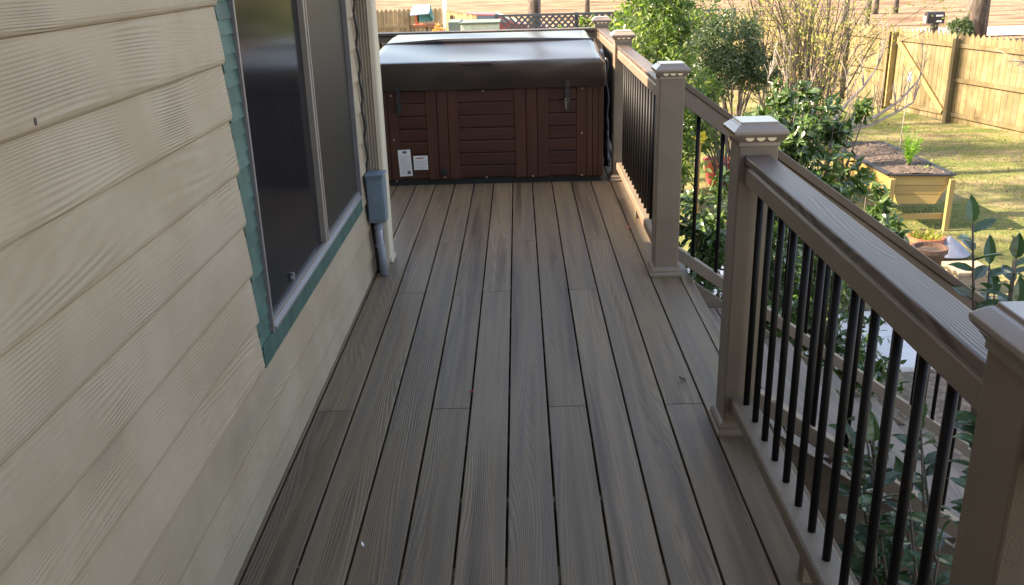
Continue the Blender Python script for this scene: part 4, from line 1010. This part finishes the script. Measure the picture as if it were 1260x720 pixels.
for ps in (a1, a2, a3, a4):
    for q in ps[1:]:
        for k in range(3): limb(sm, q, Vector((R.uniform(-.3, .5), R.uniform(-.3, .3), 1)), R.uniform(.25, .55), .007, 1, .5, 4)
sm.build('branches', M['twig_l'], bt, smooth=True)
bw = thing('bare_branch', 'bare pale twigs of a small tree reaching in at the right edge before the fence', 'tree', (7.9, 12.6, -1.65))
sm = MB(); path([(7.9, 12.6, -1.7), (7.8, 12.6, -.9), (7.6, 12.6, -.2)], .05, .03)
for k in range(9): limb(sm, (7.6-.05*k, 12.6, -.2+.02*k), Vector((-1+R.uniform(-.4, .9), R.uniform(-.4, .4), .5+R.uniform(-.3, .6))), R.uniform(.5, .9), .014, 2, .7, 4)
sm.build('branches', M['twig_l'], bw, smooth=True)
# thin garden pole with white top
gp = thing('garden_pole', 'thin pole with small white cap standing on the lawn before the gate', 'pole', (6.1, 14.6, -1.75))
mb = MB(); mb.tube([(6.1, 14.6, -1.8), (6.13, 14.6, -.32)], .009, 6); mb.build('pole', M['twig_l'], gp)
mb = MB(); mb.lathe([(.03, -.40), (.04, -.36), (.03, -.28), (.008, -.25)], 6.13, 14.6, 10); mb.build('cap', M['white'], gp)

def big_tree(x, y, r, h, lean, label, crown=True, name='pine_tree'):
    z0 = gz(x, y); t = thing(name, label, 'tree', (x, y, z0)); sm = MB(); pts = []; rad = []
    for i in range(9):
        u = i/8; pts.append(Vector((x+lean*u*h, y, z0-.1+u*h))); rad.append(r*(1.25 if i == 0 else 1)*(1-.55*u))
    sm.tube(pts, rad, 14); br = MB(); lv = MB()
    sm.build('trunk', M['bark'], t, smooth=True)
    tips = []
    for k in range(14):
        i = R.randint(5, 8); d = rv(); d.z = abs(d.z)*.5; limb(br, pts[i], d, h*.18, rad[i]*.35, 1, .6, 3, tips)
    br.build('branches', M['bark'], t)
    if crown:
        for p, d in tips:
            for q in range(90):
                c = p+rv()*R.random()*h*.06; lv.leaf4(c, rv(), rv(), .35, .07, R.random())
        lv.build('crown', M['darkleaf'], t)
    return t
big_tree(.45, 28, .21, 14, .012, 'large pine trunk standing behind the back railing and lattice fence')
big_tree(18.4, 38.3, .42, 16, .055, 'thick leaning grey pine trunk beyond the right fence beside the round bush')
for i, (x, y, r, ln, lab) in enumerate([(12.1, 33, .10, .02, 'thin pale young trunk beyond the fence left of the mailbox'), (10.6, 31, .13, .03, 'pale trunk rising behind the twiggy shrub'),
        (21, 56, .16, .02, 'slender far trunk in the straw left of the leaning pine'), (22.4, 56.5, .14, -.01, 'slender far trunk second of the pair left of the leaning pine'),
        (4.5, 62, .16, .0, 'far slim trunk seen above the light green hedge'), (17.5, 60, .12, .01, 'far slim trunk in the straw above the gate')]):
    big_tree(x, y, r, 11, ln, lab, crown=False, name='bare_tree')
shrub('bush', 'round dark green bush at the foot of the leaning pine beyond the fence', 'bush', (17.3, 36.4, -2.0), [(17.0, 36.4, -1.42, .42, .42, .45)], 2600, .12, .05, 'darkleaf', stems=2, fine=False)
shrub('bush', 'small orange leaved bush beside the bird feeder', 'bush', (-1.2, 15, -1.7), [(-1.25, 15, .48, .16, .2, .14), (-1.2, 15, .1, .25, .25, .35)], 1100, .05, .025, 'redleaf', stems=4, fine=False)
# far woods on the rise: individual slim trees
for i in range(16):
    pass

for x, y, r, h in ((-9.5, 13.5, .25, 17), (-8.0, 10.8, .2, 14), (-9.0, 19.5, .25, 18)):  # unseen pines, placed so their shade falls on lawn and fence
    big_tree(x, y, r, h, .0, 'tall unseen pine left of the house, placed to shade the lawn').__setitem__('group', 'unseen shade pines')
# grass blades
mb = MB()
for k in range(26000):
    y = 9.5+13*R.random()**1.2; x = R.uniform(2.5, 11)
    if x > 9.25-(y-19.95)*.27: continue
    cl = noise2(x*1.7, y*2.1)
    if cl < R.uniform(-.7, .6): continue
    z = gz(x, y)+.01; a = R.uniform(0, 2*PI); h = R.uniform(.02, .055); w = .006
    mb.add([(x-w, y, z), (x+w, y, z), (x+math.cos(a)*h*.6, y+math.sin(a)*h*.6, z+h)], [(0, 1, 2)], R.random())
g = mb.build('grass', M['blade']); tag(g, 'short dry grass on the lawn', 'grass', kind='stuff')
# fallen leaves and mulch chips
mb = MB()
for k in range(5200):
    y = R.uniform(5, 24); x = R.uniform(1.0, 9.0)
    if x > 9.0-(y-19.95)*.27: continue
    z = gz(x, y)+.02; d = rv(); d.z *= .3; mb.leaf4((x, y, z), d, Vector((R.uniform(-.4, .4), R.uniform(-.4, .4), 1)), R.uniform(.03, .08), .03, R.random())
g = mb.build('fallen_leaves', M['redleaf2'] if 'redleaf2' in M else leafmat('fallen leaf', [(.12, .08, .05), (.22, .14, .08), (.34, .24, .15)], .8, .1, .2)); tag(g, 'fallen leaves and mulch chips scattered over the ground', 'leaves', kind='stuff')

# ------------------------------------------------------------------ light
AZ, EL = math.radians(SUN_AZ := 1), math.radians(SUN_EL := 36)
ld = Vector((math.cos(AZ)*math.cos(EL), math.sin(AZ)*math.cos(EL), -math.sin(EL)))
sun = bpy.data.lights.new('Sun', 'SUN'); sun.energy = 4.6; sun.angle = math.radians(.53); sun.color = (1, .93, .82)
so = bpy.data.objects.new('Sun', sun); C.objects.link(so); so.rotation_euler = ld.to_track_quat('-Z', 'Y').to_euler(); so.location = (-20, -10, 30)
w = bpy.data.worlds.new('World'); sc.world = w; w.use_nodes = True; nt = w.node_tree
sky = nt.nodes.new('ShaderNodeTexSky'); sky.sky_type = 'NISHITA'; sky.sun_disc = False; sky.sun_elevation = EL
sky.sun_rotation = math.atan2(-ld.x, -ld.y)
sky.air_density = 1.0; sky.dust_density = 1.5
bg = nt.nodes['Background']; bg.inputs['Strength'].default_value = .15; nt.links.new(sky.outputs[0], bg.inputs['Color'])

# ------------------------------------------------------------------ camera
F_PX, TH, YA, RO, H = 1117.87, .351419, -.0144849, -.0272640, 1.56618
Fv = Vector((math.sin(YA)*math.cos(TH), math.cos(YA)*math.cos(TH), -math.sin(TH))); R0 = Vector((math.cos(YA), -math.sin(YA), 0)); U0 = R0.cross(Fv)
R2 = R0*math.cos(RO)+U0*math.sin(RO); U2 = -R0*math.sin(RO)+U0*math.cos(RO)
cam = bpy.data.cameras.new('Camera'); co = bpy.data.objects.new('Camera', cam); C.objects.link(co)
mt = Matrix((R2, U2, -Fv)).transposed().to_4x4(); mt.translation = (0, 0, H); co.matrix_world = mt
cam.sensor_width = 36; cam.sensor_fit = 'HORIZONTAL'; cam.lens = F_PX/1260*36; cam.clip_start = .05; cam.clip_end = 1000
sc.camera = co
sc.render.engine = 'CYCLES'; sc.render.resolution_x = 1024; sc.render.resolution_y = 585
sc.view_settings.view_transform = 'Standard'; sc.view_settings.look = 'None'; sc.view_settings.gamma = 1; sc.view_settings.use_curve_mapping = False
sc.view_settings.exposure = 2.2
sc.view_settings.use_white_balance = True; sc.view_settings.white_balance_temperature = 8300; sc.view_settings.white_balance_tint = 16
